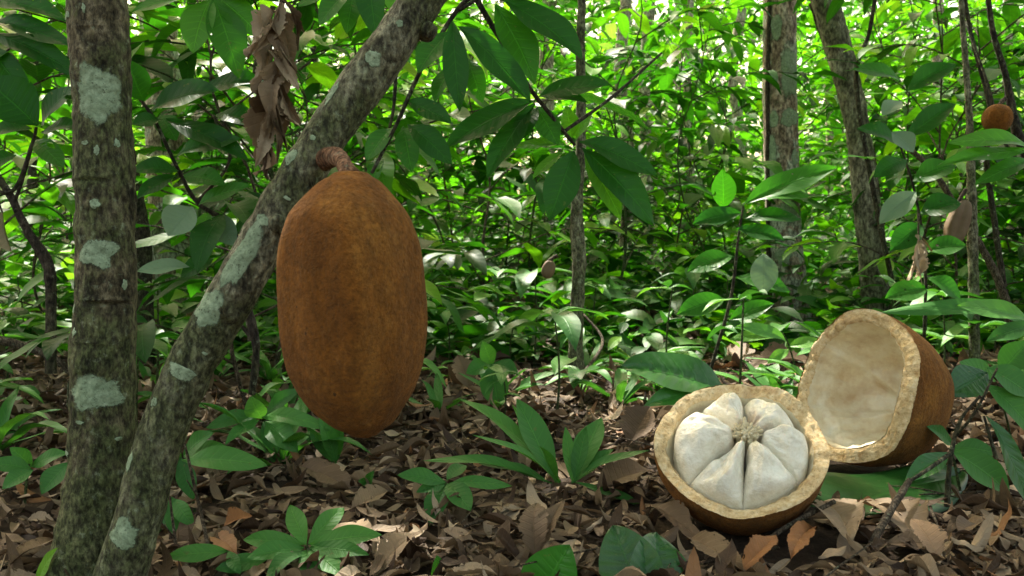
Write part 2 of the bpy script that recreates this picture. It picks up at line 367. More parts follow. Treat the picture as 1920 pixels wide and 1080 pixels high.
# individual larger dead leaves
DEAD_CUSTOM = [  # base px, tip px, width px, tint, droop, label
 ((1545, 965), (1660, 1075), 95, .86, .5, 'broad pale tan dead leaf below the dark glossy green leaf'),
 ((1640, 960), (1760, 1070), 100, .74, .7, 'wide grey brown dead leaf with torn edge right of the pale tan one'),
 ((1760, 1080), (1715, 985), 60, .97, .9, 'curled rusty dead leaf standing up at lower right'),
 ((1530, 1005), (1440, 1068), 42, 1., .5, 'narrow orange dead leaf just below the filled fruit half'),
 ((1385, 1085), (1480, 1030), 50, 1., .4, 'small orange dead leaf at the bottom edge below the filled fruit half'),
 ((1290, 1020), (1370, 1080), 60, .6, .6, 'mid brown dead leaf under the front of the filled fruit half'),
 ((1350, 660), (1500, 725), 60, .66, .8, 'long folded brown dead leaf leading to the empty fruit half'),
 ((1530, 690), (1400, 690), 70, .55, .6, 'broad brown dead leaf touching the rim of the empty fruit half'),
 ((700, 1090), (800, 985), 62, .72, .3, 'big ribbed brown dead leaf at the bottom edge left of centre'),
 ((985, 935), (1005, 1070), 60, .5, 1.2, 'long upright folded brown dead leaf below the grass blades'),
 ((1005, 1065), (1055, 950), 44, .62, .6, 'slim brown dead leaf standing beside the long folded one'),
 ((420, 985), (475, 965), 50, 1., .6, 'bright orange dead leaf between the two slanting bare sprigs and seedling'),
 ((600, 985), (655, 950), 46, .93, .6, 'yellowish dead leaf behind the whorled seedling'),
 ((400, 1010), (445, 1040), 40, .99, .5, 'rust coloured dead leaf left of the whorled seedling'),
 ((790, 930), (900, 985), 55, .58, .9, 'dark folded dead leaf under the five leaved plant'),
 ((985, 900), (990, 830), 34, .9, .6, 'pale pinkish dead leaf standing among the grass blades'),
 ((880, 740), (860, 670), 46, .72, .5, 'curled tan dead leaf leaning upright behind the clearing'),
 ((660, 960), (740, 930), 60, .8, .5, 'tan crumpled dead leaf right of the small bright sprout'),
 ((1180, 860), (1230, 790), 80, .5, .4, 'broad dull brown dead leaf left of the filled fruit half'),
 ((1120, 930), (1225, 900), 80, .58, .4, 'flat brown dead leaf beside the shell of the filled fruit half'),
 ((620, 1000), (690, 1040), 55, .95, .4, 'light ochre dead leaf under the right leaves of the seedling'),
 ((20, 1060), (110, 1000), 50, .6, .7, 'brown dead leaf at the foot of the straight trunk'),
 ((1210, 960), (1300, 1030), 50, .45, .7, 'dark brown dead leaf behind the twin quilted leaves'),
 ((560, 880), (640, 920), 55, .52, .8, 'reddish brown rolled dead leaf below the hanging fruit'),
 ((330, 960), (390, 920), 45, .7, .9, 'tan dead leaf right of the leaning trunk base'),
]
for (b0, t0, wpx, tn, dr, lab) in DEAD_CUSTOM:
    pb = PG(*b0, .02) if b0[1] > 640 else PG(b0[0], 640, .02); pt = PG(*t0, .03) if t0[1] > 640 else PG(t0[0], 640, .03)
    if abs(b0[1] - t0[1]) > 60 and abs(b0[0] - t0[0]) < 70:      # standing leaf: foot on ground, tip raised in place
        if b0[1] < t0[1]: b0, t0 = t0, b0
        pb = PG(*b0, .01); pt = P(t0[0], t0[1], pb.y + .06)
    d = pt - pb; mx = pb.y * 210 / F
    if d.length > mx: pt = pb + d * (mx / d.length); d = pt - pb
    pb.z = max(pb.z, gz(pb.x, pb.y) + .03); L = d.length
    v = leaves([pb], [d + Vector((0, 0, .25 * L))], [(-.1, -.35, 1)], L, wpx / F * pb.y * 1.1, dr, .5, [tn if tn > .94 else tn * .82], 'hi', wave=.7, crinkle=1.4, side=random.uniform(-.3, .3))
    o = link('dead_leaf', mesh_np('dead_leaf', *v), M['torn']); tag(o, lab, 'dead leaf', 'large dead leaves lying on the litter')
    protos = []
for k in range(10):
    v = leaves([(0, 0, 0)], [(1, 0, .25)], [(random.uniform(-.4, .4), random.uniform(-.4, .4), 1)], 1., random.uniform(.3, .55), random.uniform(.2, 1.5), random.uniform(-.2, 1.1), [random.choice([.2, .4, .5, .6, .7, .75, .85, .9])], 'hi', wave=random.uniform(.3, 1.4), crinkle=2., side=random.uniform(-.4, .4))
    protos.append(mesh_np('dead_leaf', *v)); protos[-1].materials.append(M['torn'])
ND = 0
while ND < 190:
    y = 1.15 + 2.6 * random.random() ** 1.5; x = random.uniform(-1, 1) * (.6 * y + .05)
    if .16 < x < .85 and 1.25 < y < 2.15 : 
        if random.random() < .8: continue
    cx_ = x / y * F + 960
    if 1480 < cx_ < 1810 and 1.35 < y < 1.9: continue
    o = bpy.data.objects.new('dead_leaf', protos[ND % 10]); COL.objects.link(o)
    o.location = (x, y, gz(x, y) + random.uniform(.018, .035)); o.rotation_euler = (random.uniform(-.3, .3), random.uniform(-.25, .25), random.uniform(0, 6.28))
    s = random.uniform(.04, .08) * (1 + .12 * y); o.scale = (s, s, s)
    tag(o, 'curled brown dead leaf lying loose on top of the forest litter', 'dead leaf', 'loose dead leaves on top of the litter'); ND += 1

# ---------------------------------------------------------------- hero trunks
class Trunk:
    def __init__(s, pts, rad, amp=.06, seed=0., ridges=()):
        s.pts = cr(pts, rad, 400); s.amp = amp; s.seed = seed; s.ridges = ridges
    def at(s, t):
        x = min(max(t, 0), 1) * 400; k = min(int(x), 399); f = x - k
        return s.pts[k][0].lerp(s.pts[k + 1][0], f), s.pts[k][1] * (1 - f) + s.pts[k + 1][1] * f
    def surf(s, t, th):                  # th=0 faces the camera (-Y), th>0 to the right
        q, r = s.at(t); a, _ = s.at(t - .01); c, _ = s.at(t + .01); d = (c - a).normalized()
        f = (Vector((0, -1, 0)) - d * d.dot(Vector((0, -1, 0)))).normalized(); w = d.cross(f) ; w = -w if w.x < 0 else w
        n = f * math.cos(th) + w * math.sin(th); p = q + n * r
        k = noise.fractal(p * 26 + Vector((s.seed, 0, 0)), 1, 2, 4) * s.amp + noise.noise(p * 7 + Vector((0, s.seed, 0))) * s.amp * 1.2
        for (rt, rth, h, wd) in s.ridges:
            dt = (t - rt) / wd + .35 * (1 - math.cos(th - rth)); k += h * math.exp(-dt * dt * 4) * max(0, math.cos(th - rth)) ** 4 - h * .9 * math.exp(-((dt + .9) ** 2) * 6) * max(0, math.cos(th - rth)) ** 4
        return q + n * r * (1 + k), n
    def mesh(s, name, n=260, m=80):
        V = []
        for i in range(n + 1):
            for j in range(m): V.append(tuple(s.surf(i / n, 6.28318 * j / m)[0]))
        Fq = [(i * m + j, i * m + (j + 1) % m, (i + 1) * m + (j + 1) % m, (i + 1) * m + j) for i in range(n) for j in range(m)]
        return mesh_np(name, V, Fq)
    def patch(s, t, th, ht, hth, parent, seed, lab=None):   # irregular lichen patch following the bark
        V, Fq, TT = [], [], []; nr, na = 16, 110
        for i in range(nr + 1):
            rho = i / nr
            for j in range(na):
                a = 6.28318 * j / na
                o = 1 + .40 * noise.noise((math.cos(a) * 1.3 + seed, math.sin(a) * 1.3, 0)) + .10 * .5 * noise.noise((math.cos(a) * 14 + seed, math.sin(a) * 14, 9)) + .10 * noise.noise((math.cos(a) * 7 + seed, math.sin(a) * 7, 4))
                se = (abs(math.cos(a)) ** 2.2 + abs(math.sin(a)) ** 2.2) ** (-1 / 2.2)
                p, nn = s.surf(t + ht * rho * math.sin(a) * o * se, th + hth * rho * math.cos(a) * o * se)
                _, r = s.at(t)
                e = .0020 * r / .045 * (1 - rho ** 8) + .0012 * r / .045 * noise.fractal(p * 110, 1, 2, 3) * (1 - rho ** 4) - .0008 * (rho > .99)
                V.append(tuple(p + nn * e)); TT.append(rho)
        for i in range(nr):
            for j in range(na): Fq.append((i * na + j, i * na + (j + 1) % na, (i + 1) * na + (j + 1) % na, (i + 1) * na + j))
        o = link('lichen_patch', mesh_np('lichen_patch', V, Fq, tint=TT), M['lichen'], parent)
        if lab: o['label'] = lab
        return o

def crown_mesh(name, c, rx, ry, rz, ncl, L=.26, per=9, tlo=.1, thi=.9, q='lo', hollow=None):
    A = Acc()
    n = ncl
    u = norm(rng.normal(0, 1, (n, 3))) * (rng.uniform(.15, 1, (n, 1)) ** .5)
    C = np.array(c) + u * np.array([rx, ry, rz])
    C = np.repeat(C, per, 0); k = len(C)
    th = rng.uniform(0, 6.283, k); D = np.stack([np.cos(th), np.sin(th), rng.uniform(-.7, .25, k)], -1)
    pos = C + rng.normal(0, .03, (k, 3)) * L * 3
    Nn = np.stack([rng.normal(0, .3, k), rng.normal(0, .3, k), np.ones(k)], -1)
    Ls = L * rng.uniform(.6, 1.2, k)
    A.add(leaves(pos, D, Nn, Ls, Ls * rng.uniform(.3, .42, k), rng.uniform(.2, 1., k), rng.uniform(.1, .5, k), rng.uniform(tlo, thi, k), q))
    return A.mesh(name)

# straight left trunk
dA = 1.27
A_pts = [(140, 1190, dA), (150, 1140, dA), (172, 1010, dA), (190, 860, dA), (196, 700, dA), (200, 500, dA), (196, 300, dA), (188, 130, dA), (180, 0, dA), (172, -160, dA), (166, -700, dA), (170, -1600, dA)]
k = dA / F
A_rad = [95 * k, 80 * k, 66 * k, 58 * k, 56 * k, 54 * k, 54 * k, 53 * k, 52 * k, 51 * k, 48 * k, 44 * k]
trA = Trunk([P(*p) for p in A_pts], A_rad, .085, 1.3)
base = P(*A_pts[0]); base.z = 0
tA = empty('straight_tree', base, 'straight upright mossy tree trunk at far left with three pale lichen patches', 'tree')
def t_at_px(tr, py, px=None):           # parameter where the centre line is seen at row py (or nearest px,py)
    best = (1e9, 0)
    for i in range(401):
        q = tr.pts[i][0] - Vector((0, 0, CAMH)); d = q.dot(FW)
        if d < .1: continue
        y = 540 - q.dot(UP) / d * F; x = 960 + q.x / d * F
        e = abs(y - py) if px is None else math.hypot(y - py, x - px)
        if e < best[0]: best = (e, i / 400)
    return best[1]
_t = lambda y: t_at_px(trA, y)
trA.ridges = [(_t(340), -.1, .07, .003), (_t(62), .1, .03, .003), (_t(562), .45, .15, .003), (_t(640), -.2, .05, .003)]
link('trunk', trA.mesh('trunk', 520, 96), M['bark'], tA)
def lich(tr, parent, py, th, hpx, hth, seed, lab=None, depth=dA):
    t = t_at_px(tr, py); t2 = t_at_px(tr, py - hpx); tr.patch(t, th, abs(t2 - t), hth, parent, seed, lab)
lich(trA, tA, 185, .28, 58, .95, 1.0, 'tall rounded pale lichen patch, highest on the trunk')
lich(trA, tA, 475, .15, 30, .72, 5.0, 'middle lichen patch with a ragged lower edge')
lich(trA, tA, 730, .15, 38, 1.05, 9.0, 'wide square lichen patch, lowest on the trunk')
for i_ in range(16): lich(trA, tA, random.choice([30, 90, 260, 300, 420, 540, 590, 640, 800, 860, 940, 1000]) + random.uniform(-20, 20), random.uniform(-1.2, 1.2), random.uniform(4, 11), random.uniform(.07, .2), 40. + i_)
lich(trA, tA, 385, .1, 9, .2, 15.0)
lich(trA, tA, 735, -1.25, 34, .22, 21.0)
link('unseen_crown', crown_mesh('unseen_crown', (-1.1, 2.3, 3.4), 1.9, 2.0, .6, 165, .3, 8), M['leaf'], tA)  # unseen crown, set in the sun's path to keep the foreground shaded

# leaning trunk carrying the fruit
dB = 1.20
B_pts = [(190, 1200, 1.22), (205, 1140, 1.22), (225, 1080, 1.21), (250, 1000, 1.2), (303, 820, dB), (350, 700, dB), (383, 640, dB), (443, 540, dB), (520, 405, dB), (567, 328, dB), (618, 245, dB), (712, 115, dB), (800, -15, 1.2), (905, -180, 1.2), (1100, -500, 1.2), (1250, -900, 1.2)]
k = dB / F
B_rad = [60 * k, 54 * k, 47 * k, 44 * k, 43 * k, 44 * k, 43 * k, 43 * k, 43 * k, 43 * k, 40 * k, 43 * k, 40 * k, 38 * k, 34 * k, 28 * k]
trB = Trunk([P(*p) for p in B_pts], B_rad, .075, 7.7, ridges=[(.445, .5, .10, .012)])
base = P(*B_pts[0]); base.z = 0
tB = empty('leaning_tree', base, 'leaning grey green tree trunk rising to the right with the fruit hanging from it', 'tree')
link('trunk', trB.mesh('trunk', 420, 80), M['bark2'], tB)
def lichB(px, py, th, hpx, hth, seed, lab=None):
    t = t_at_px(trB, py, px); q, r = trB.at(t); tlen = sum((trB.pts[i + 1][0] - trB.pts[i][0]).length for i in range(400))
    trB.patch(t, th, hpx * 1.2 / F / tlen * .9, hth, tB, seed, lab)
for a in [(700, 115, -.1, 18, .42, 2.), (465, 480, -.25, 95, .55, 4.), (418, 585, -.35, 60, .7, 8.), (362, 695, .0, 32, .72, 12.), (252, 990, -.1, 34, .75, 17.), (492, 410, -.2, 14, .35, 31.), (560, 300, -.7, 40, .3, 33.), (640, 190, -.8, 30, .25, 35.), (330, 760, -.6, 14, .2, 36.), (285, 870, -.8, 20, .2, 37.), (540, 370, .2, 9, .2, 38.), (380, 650, .5, 8, .15, 39.), (600, 270, -.2, 10, .2, 41.), (760, 60, .0, 9, .2, 42.)]: lichB(*a)
link('unseen_crown', crown_mesh('unseen_crown', (1.2, 2.4, 3.2), 1.9, 1.9, .6, 165, .3, 8), M['leaf'], tB)  # second unseen crown, placed to block direct sun on fruit and litter
# cut knot stub on the leaning trunk
for (px, py) in [(500, 405), (800, 60)]:
    q = trB.surf(t_at_px(trB, py, px), .35 if px == 500 else 1.4)[0]
    T = Tubes().add([q + Vector((0, .01, 0)), q + Vector((.003, -.004, .0)), q + Vector((.005, -.008, -.001))], [.016, .012, .009], 6, 14, .25)
    link('knot', T.mesh('knot'), M['bark2'], tB)

# ---------------------------------------------------------------- hanging fruit
def lathe(profile, m, ridge=None, wob=0., seed=0.):
    V = []
    for i, (r, z) in enumerate(profile):
        for j in range(m):
            th = 6.28318 * j / m; rr = r
            if ridge: rr *= 1 + ridge(th, z)
            p = Vector((rr * math.cos(th), rr * math.sin(th), z))
            if wob: p *= 1 + wob * noise.fractal(p * 9 + Vector((seed, 0, 0)), 1, 2, 4)
            V.append(p)
    n = len(profile); Fq = [(i * m + j, i * m + (j + 1) % m, (i + 1) * m + (j + 1) % m, (i + 1) * m + j) for i in range(n - 1) for j in range(m)]
    return V, Fq
dF = 1.085; kf = dF / F
prof_px = [(0, 823), (20, 821), (36, 811), (61, 795), (87, 766), (105, 738), (117, 710), (126, 682), (134, 625), (136, 569), (134, 500), (128.5, 456), (121, 428), (109, 399), (86, 371), (58, 343), (41, 333), (32, 326), (20, 323), (0, 322)]
pp = []
cy = 570
c3 = cr([Vector((r, y, 0)) for r, y in prof_px], [1] * len(prof_px), 130)
pp = [(max(q.x, 0.0) * kf * .985, -(q.y - cy) * kf) for q, _ in c3]
zb, zt = pp[0][1], pp[-1][1]
def rid(th, z):
    f = (z - zb) / (zt - zb); return .032 * math.sin(math.pi * f) * (math.cos(5 * th + .5) + .5 * math.cos(10 * th + 1.3 + z * 4)) + .004 * noise.noise((th * 3, z * 20, 2))
V, Fq = lathe(pp, 180, rid, .014, 3.)
for v in V:
    yy = cy - v.z / kf; v.x += kf * float(np.interp(yy, [322, 400, 570, 700, 766, 822], [-2, -6, 0, 3, 8, 20]))
fp = P(662, cy, dF)
ftop = fp + Vector((-.003, 0, zt)) 
fr = empty('hanging_fruit', fp, 'large oblong rusty brown velvety fruit hanging from the leaning trunk', 'fruit')
rotm = Matrix.Identity(4)
o = link('rind', mesh_np('rind', [tuple(fp + rotm @ v) for v in V], Fq), M['rind'], fr)
qa = trB.surf(t_at_px(trB, 290, 590), .9)[0]
top = fp + rotm @ Vector((0, 0, zt - .002))
T = Tubes().add([P(598, 304, 1.2), P(622, 294, 1.165), P(636, 297, 1.135), P(645, 309, 1.108), P(651, 320, 1.09), P(656, 333, 1.085)], [.0165, .0135, .0110, .0098, .0105, .0145], 50, 30, .12)
link('stalk', T.mesh('stalk'), bark_mat('stalk_bark', (.10, .045, .02), (.2, .10, .05), (.3, .17, .10), .0, 1.5), fr)

# ---------------------------------------------------------------- opened fruit halves
def half_fruit(name, C, axis_dir, r, a, lab, seed, squash=1., longdir=None, fat=0.):
    """C rim centre, axis_dir unit vector pointing out of the opening, r rim radius, a depth"""
    root = empty(name, C, lab, 'fruit half')
    Z = Vector(axis_dir).normalized(); X = (Vector(longdir) - Z * Vector(longdir).dot(Z)).normalized() if longdir else Z.orthogonal().normalized(); Y = Z.cross(X)
    M3 = Matrix((X, Y, Z)).transposed()
    m = 260
    rimz = lambda th: r * (.07 * noise.noise((math.cos(th) * 1.3 + seed, math.sin(th) * 1.3, 0)) * 2 + .014 * noise.noise((math.cos(th) * 5 + seed, math.sin(th) * 5, 3)) + .012 * noise.noise((math.cos(th) * 14 + seed, math.sin(th) * 14, 3)) + .014 * noise.noise((math.cos(th) * 40 + seed, math.sin(th) * 40, 3)) - .07 * max(0, noise.noise((math.cos(th) * 3.1 + seed * 2, math.sin(th) * 3.1, 13)) - .18))
    rr = lambda th: 1 + .012 * math.cos(5 * th + seed) + .03 * noise.noise((math.cos(th) * 2 + seed, math.sin(th) * 2, 8))
    tk = lambda th: .17 + fat * .75 * max(0, -math.sin(th)) + .035 * noise.noise((math.cos(th) * 2.3 + seed, math.sin(th) * 2.3, 11)) + .02 * noise.noise((math.cos(th) * 8 + seed, math.sin(th) * 8, 11))
    def put(x, y, z): return tuple(C + M3 @ Vector((x * (squash if longdir else 1) if False else x, y * squash, z)))
    # outer rind
    V = []; n = 60
    for i in range(n + 1):
        ph = i / n * math.pi / 2
        for j in range(m):
            th = 6.28318 * j / m; q = r * rr(th) * math.sin(ph) ** .92 ; z = -a * math.cos(ph) ** .95 + rimz(th) * (i / n) ** 3
            wob = 1 + .012 * noise.fractal(Vector((q * math.cos(th), q * math.sin(th), z)) * 12, 1, 2, 3)
            V.append(put(q * math.cos(th) * wob, q * math.sin(th) * wob, z))
    Fq = [(i * m + j, i * m + (j + 1) % m, (i + 1) * m + (j + 1) % m, (i + 1) * m + j) for i in range(n) for j in range(m)]
    link('rind', mesh_np('rind', V, Fq), M['rind'], root)
    # cut edge
    V = []; n = 22
    for i in range(n + 1):
        f = i / n
        for j in range(m):
            th = 6.28318 * j / m; q = r * rr(th) * (1 - tk(th) * f)
            h = .012 * math.sin(math.pi * f) + (.015 * noise.fractal(Vector((q * math.cos(th), q * math.sin(th), seed)) * 30, 1, 2, 3) + .014 * noise.fractal(Vector((q * math.cos(th), q * math.sin(th), seed)) * 160, .8, 2, 3)) * max(0, math.sin(math.pi * f)) ** .35 - .06 * f ** 3 - .02 * abs(math.sin(3.2 * f + 2 * noise.noise((math.cos(th) * 3, math.sin(th) * 3, seed))))
            V.append(put(q * math.cos(th), q * math.sin(th), rimz(th) + r * h + .0004 + r * fat * 1.5 * f * max(0, -math.sin(th))))
    Fq = [(i * m + j, i * m + (j + 1) % m, (i + 1) * m + (j + 1) % m, (i + 1) * m + j) for i in range(n) for j in range(m)]
    link('cut_edge', mesh_np('cut_edge', V, Fq), M['rim'], root)
    # hollow
    V = []; n = 36
    for i in range(n + 1):
        ph = (1 - i / n) * math.pi / 2
        for j in range(m):
            th = 6.28318 * j / m; q = r * rr(th) * (1 - tk(th)) * math.sin(ph) ** .95; z = -(a * .88) * math.cos(ph) + (rimz(th) - r * .05 + r * fat * 1.5 * max(0, -math.sin(th))) * math.sin(ph) ** 8
            w = 1 - (.05 * noise.fractal(Vector((q * math.cos(th), q * math.sin(th), z)) * 11, 1, 2, 3) + .10 * max(0, noise.noise((math.cos(th) * 1.5 + seed, math.sin(th) * 1.5, z * 14)))) * min(1, 2 * math.cos(ph)); name2 = 0
            w -= (.035 if fat else .0) * (.5 + .5 * math.cos(5 * th + .8)) ** 4 * min(1, 3 * math.cos(ph)) * min(1, 2.2 * math.sin(ph))
            if fat:                       # torn step where the pulp stayed on the lower wall
                st = max(0, min(1, (math.cos(ph) - .22 - .12 * noise.noise((math.cos(th) * 3, math.sin(th) * 3, 5))) * 14)); w -= .085 * st * max(0, min(1, .35 - math.cos(th - .3) * 1.6 + .8 * noise.noise((q * 22, th * 1.2, 2)))) * min(1, 1.8 * math.sin(ph))
            V.append(put(q * math.cos(th) * w, q * math.sin(th) * w, z * w))
    Fq = [(i * m + j, i * m + (j + 1) % m, (i + 1) * m + (j + 1) % m, (i + 1) * m + j) for i in range(n) for j in range(m)]
    link('inner_wall', mesh_np('inner_wall', V, Fq), M['inner'], root)
    return root, put, rr, tk

dL = 1.50; CL = P(1388, 834, dL); rL = 158 * dL / F
# rim normal: towards the camera and up, leaning slightly left
vL = (Vector((0, 0, CAMH)) - CL).normalized(); up = (Vector((0, 0, 1)) - vL * vL.z).normalized(); ri = up.cross(vL)
el = R(39); axL = (vL * math.cos(el) + (up * math.cos(R(4)) + ri * math.sin(R(4))) * math.sin(el))
fL, putL, rrL, tkL = half_fruit('fruit_half', CL, axL, rL, rL * 1.03, 'opened fruit half filled with white pulp segments facing the camera', 2., 1., ri)
# pulp segments: rounded wedges around the core
SEG = [(180.5, 85), (116, 44), (60, 68), (-6, 64), (-65, 54), (-114.5, 45)]
ra = rL * .80; cx0, cy0 = rL * .07, rL * .08
for si, (cd, wd) in enumerate(SEG):
    c0 = R(cd); hw = R(wd) * .5 + R(1.5); V = []; nu, nv = 56, 48; u0 = [.25, -.2, -.35, .2, -.15, .3][si]
    for i in range(nu + 1):
        u_ = -1 + 2 * i / nu
        for j in range(nv + 1):
            v_ = j / nv
            se = max(0, 1 - abs(u_) ** 6) ** .40; sv = max(0, 1 - abs(2 * v_ - 1) ** 9) ** .36
            ang = c0 + u_ * hw * (.96 + .05 * sv - (.17, .05, .22, .06, .12, .10)[si] * math.exp(-((v_ - .28) / .16) ** 2)); ca, sa = math.cos(ang), math.sin(ang)
            cd_ = cx0 * ca + cy0 * sa; rmax = -cd_ + math.sqrt(cd_ ** 2 + ra ** 2 - cx0 ** 2 - cy0 ** 2)
            rin = rL * (.13 + .03 * math.sin(si * 2.3)); rad = rin + (rmax * (.985 + .02 * math.sin(si * 3)) - rin) * v_
            g = rad / rmax
            top_ = rL * (.25 - .03 * (1 - v_) ** 3 - .14 * max(0, g - .5) ** 1.6 * 2.4 - .10 * abs(u_ - u0) - .05 * abs(u_ - u0) ** 2) + .09 * rL * noise.noise((u_ * 1.6 + si * 5, v_ * 2.6, 0.5)) + rL * (.0, -.05, -.03, -.02, .03, -.02)[si] + rL * .03 * noise.fractal((u_ * 2.6 + si, v_ * 4, 7), 1, 2, 4) - .10 * rL * max(0, noise.noise((u_ * 2.3 + si * 3, v_ * 3.3, 21)) - .12) - (.05 * rL * math.exp(-((u_ - .1) ** 2 + (v_ - .3) ** 2) * 40) if si == 2 else 0)
            botm = -rL * .42
            z = botm + (top_ - botm) * se * sv
            V.append(putL(cx0 + rad * ca, cy0 + rad * sa, z))
    m1 = nv + 1
    Fq = [(i * m1 + j, i * m1 + j + 1, (i + 1) * m1 + j + 1, (i + 1) * m1 + j) for i in range(nu) for j in range(nv)]
    link('pulp_segment', mesh_np('pulp_segment', V, Fq), M['pulp'], fL)
T = Tubes()
for i in range(90):
    a_ = random.uniform(0, 6.28); q = random.uniform(.0, .12) * rL; hh = random.uniform(.02, .13) * rL; q2 = q + random.uniform(.02, .10) * rL
    hh += .07 * rL; T.add([putL(cx0 + q * math.cos(a_), cy0 + q * math.sin(a_), -rL * .3), putL(cx0 + q * math.cos(a_), cy0 + q * math.sin(a_), hh * .5), putL(cx0 + q2 * math.cos(a_), cy0 + q2 * math.sin(a_), hh)], [.0055, .002], 6, 7, .5, i)
link('fibrous_core', T.mesh('fibrous_core'), M['fibre'], fL)

dR = 1.84; CR_ = P(1600, 724, dR); rR = 146 * dR / F
vR = (Vector((0, 0, CAMH)) - CR_).normalized(); up = (Vector((0, 0, 1)) - vR * vR.z).normalized(); ri = up.cross(vR)
side = (ri * -.96 + up * .27).normalized(); axR = vR * math.cos(R(44)) + side * math.sin(R(44))
fR, putR, rrR, tkR = half_fruit('fruit_half', CR_, axR, rR, rR * 1.34, 'empty hollow fruit half lying on its side behind the filled half', 5.3, 1., (up * .96 + ri * .27), .065)

# ---------------------------------------------------------------- hero leaves
def hero_leaf(b0, t0, wpx, d0, d1=None, parent=None, mat='hero', tint=.3, droop=.5, fold=.28, nh=None, name='leaf', stalk=True, wave=.5, crinkle=.5, shape=1.08, point=.85, side=0., solid=True):
    d1 = d0 if d1 is None else d1
    pb, pt = P(b0[0], b0[1], d0), P(t0[0], t0[1], d1); X = pt - pb; L = X.length
    nh = Vector(nh) if nh else Vector((random.uniform(-.25, .25), -.75, .65))
    Xn = X.normalized(); Z = (nh - Xn * nh.dot(Xn)).normalized()
    Xd = (Xn + Z * droop * .5).normalized()                       # aim up so that the drooped tip lands on the target
    me = mesh_np('leaf', *leaves([pb], [Xd], [Z], L * (1 + droop * droop / 8), wpx / F * (d0 + d1) / 2 * 1.08, droop, fold, [tint], 'hi', wave=wave, crinkle=crinkle, shape=shape, point=point, side=side))
    o = link(name, me, M[mat], parent); return o

def stem_obj(parent, pxs, r0, r1, mat='twig', name='stem', n=24):
    T = Tubes().add([P(*p) for p in pxs], [r0, r1], n, 8, .15)
    return link(name, T.mesh(name), M[mat], parent)
def sprig(name, lab, cat, stem, r, lvs, mat='hero', smat='barkdark', group=None, extra=()):
    root = empty(name, P(*stem[0]), lab, cat, group)
    stem_obj(root, stem, r[0], r[1], smat)
    for e in extra: stem_obj(root, e, r[1] * 1.2, r[1] * .8, smat, 'twig')
    for l in lvs:
        (b0, t0, w, d0), kw = l[:4], (l[4] if len(l) > 4 else {})
        kw = dict(kw); d1 = kw.pop('d1', d0 - .03); kw.setdefault('tint', random.uniform(.1, .6)); kw.setdefault('mat', mat)
        hero_leaf(b0, t0, w, d0, d1, root, **kw)
    return root
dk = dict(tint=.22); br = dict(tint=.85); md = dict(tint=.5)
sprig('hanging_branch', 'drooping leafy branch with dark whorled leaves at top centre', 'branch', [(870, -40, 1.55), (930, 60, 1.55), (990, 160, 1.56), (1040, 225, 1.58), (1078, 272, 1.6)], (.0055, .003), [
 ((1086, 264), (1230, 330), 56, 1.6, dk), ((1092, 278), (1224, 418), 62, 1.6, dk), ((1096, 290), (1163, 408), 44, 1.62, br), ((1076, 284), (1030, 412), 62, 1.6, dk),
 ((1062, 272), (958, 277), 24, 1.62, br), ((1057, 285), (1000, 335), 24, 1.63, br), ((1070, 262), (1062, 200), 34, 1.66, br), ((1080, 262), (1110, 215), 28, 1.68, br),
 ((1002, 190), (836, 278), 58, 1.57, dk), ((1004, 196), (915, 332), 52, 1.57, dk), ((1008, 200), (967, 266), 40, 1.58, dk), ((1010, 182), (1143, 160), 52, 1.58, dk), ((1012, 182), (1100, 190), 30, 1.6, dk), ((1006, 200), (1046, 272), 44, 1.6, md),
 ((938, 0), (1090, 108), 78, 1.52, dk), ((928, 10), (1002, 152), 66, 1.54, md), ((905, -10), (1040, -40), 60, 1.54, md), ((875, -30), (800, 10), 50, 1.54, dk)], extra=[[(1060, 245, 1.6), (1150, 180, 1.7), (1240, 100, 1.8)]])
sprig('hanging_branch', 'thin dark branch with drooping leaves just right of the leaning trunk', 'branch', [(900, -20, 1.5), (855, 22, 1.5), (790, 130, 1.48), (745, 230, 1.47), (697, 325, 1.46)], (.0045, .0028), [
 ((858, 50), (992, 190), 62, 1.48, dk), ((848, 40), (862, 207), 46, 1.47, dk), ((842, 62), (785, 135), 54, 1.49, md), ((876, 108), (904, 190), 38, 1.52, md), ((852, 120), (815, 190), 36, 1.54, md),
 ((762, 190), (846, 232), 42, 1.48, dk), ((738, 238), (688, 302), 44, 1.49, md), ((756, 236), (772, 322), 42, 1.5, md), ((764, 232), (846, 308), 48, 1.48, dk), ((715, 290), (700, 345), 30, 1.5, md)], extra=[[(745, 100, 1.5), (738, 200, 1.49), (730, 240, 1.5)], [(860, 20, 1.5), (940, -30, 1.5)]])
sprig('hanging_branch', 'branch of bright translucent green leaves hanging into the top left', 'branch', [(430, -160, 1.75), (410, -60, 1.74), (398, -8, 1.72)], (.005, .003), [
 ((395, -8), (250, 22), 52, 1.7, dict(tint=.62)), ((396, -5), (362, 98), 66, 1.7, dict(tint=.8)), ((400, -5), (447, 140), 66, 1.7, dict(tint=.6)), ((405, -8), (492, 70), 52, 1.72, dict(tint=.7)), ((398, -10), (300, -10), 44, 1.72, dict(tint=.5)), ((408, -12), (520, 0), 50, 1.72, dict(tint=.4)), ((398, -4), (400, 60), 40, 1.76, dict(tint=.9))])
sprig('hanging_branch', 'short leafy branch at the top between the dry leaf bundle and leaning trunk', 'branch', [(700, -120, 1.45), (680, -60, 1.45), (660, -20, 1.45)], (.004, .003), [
 ((690, -60), (705, 66), 52, 1.45, dk), ((662, -20), (600, 45), 50, 1.46, md), ((660, -25), (560, 10), 44, 1.5, md), ((665, -20), (650, 60), 40, 1.5, md), ((730, -60), (745, 30), 44, 1.6, br)])
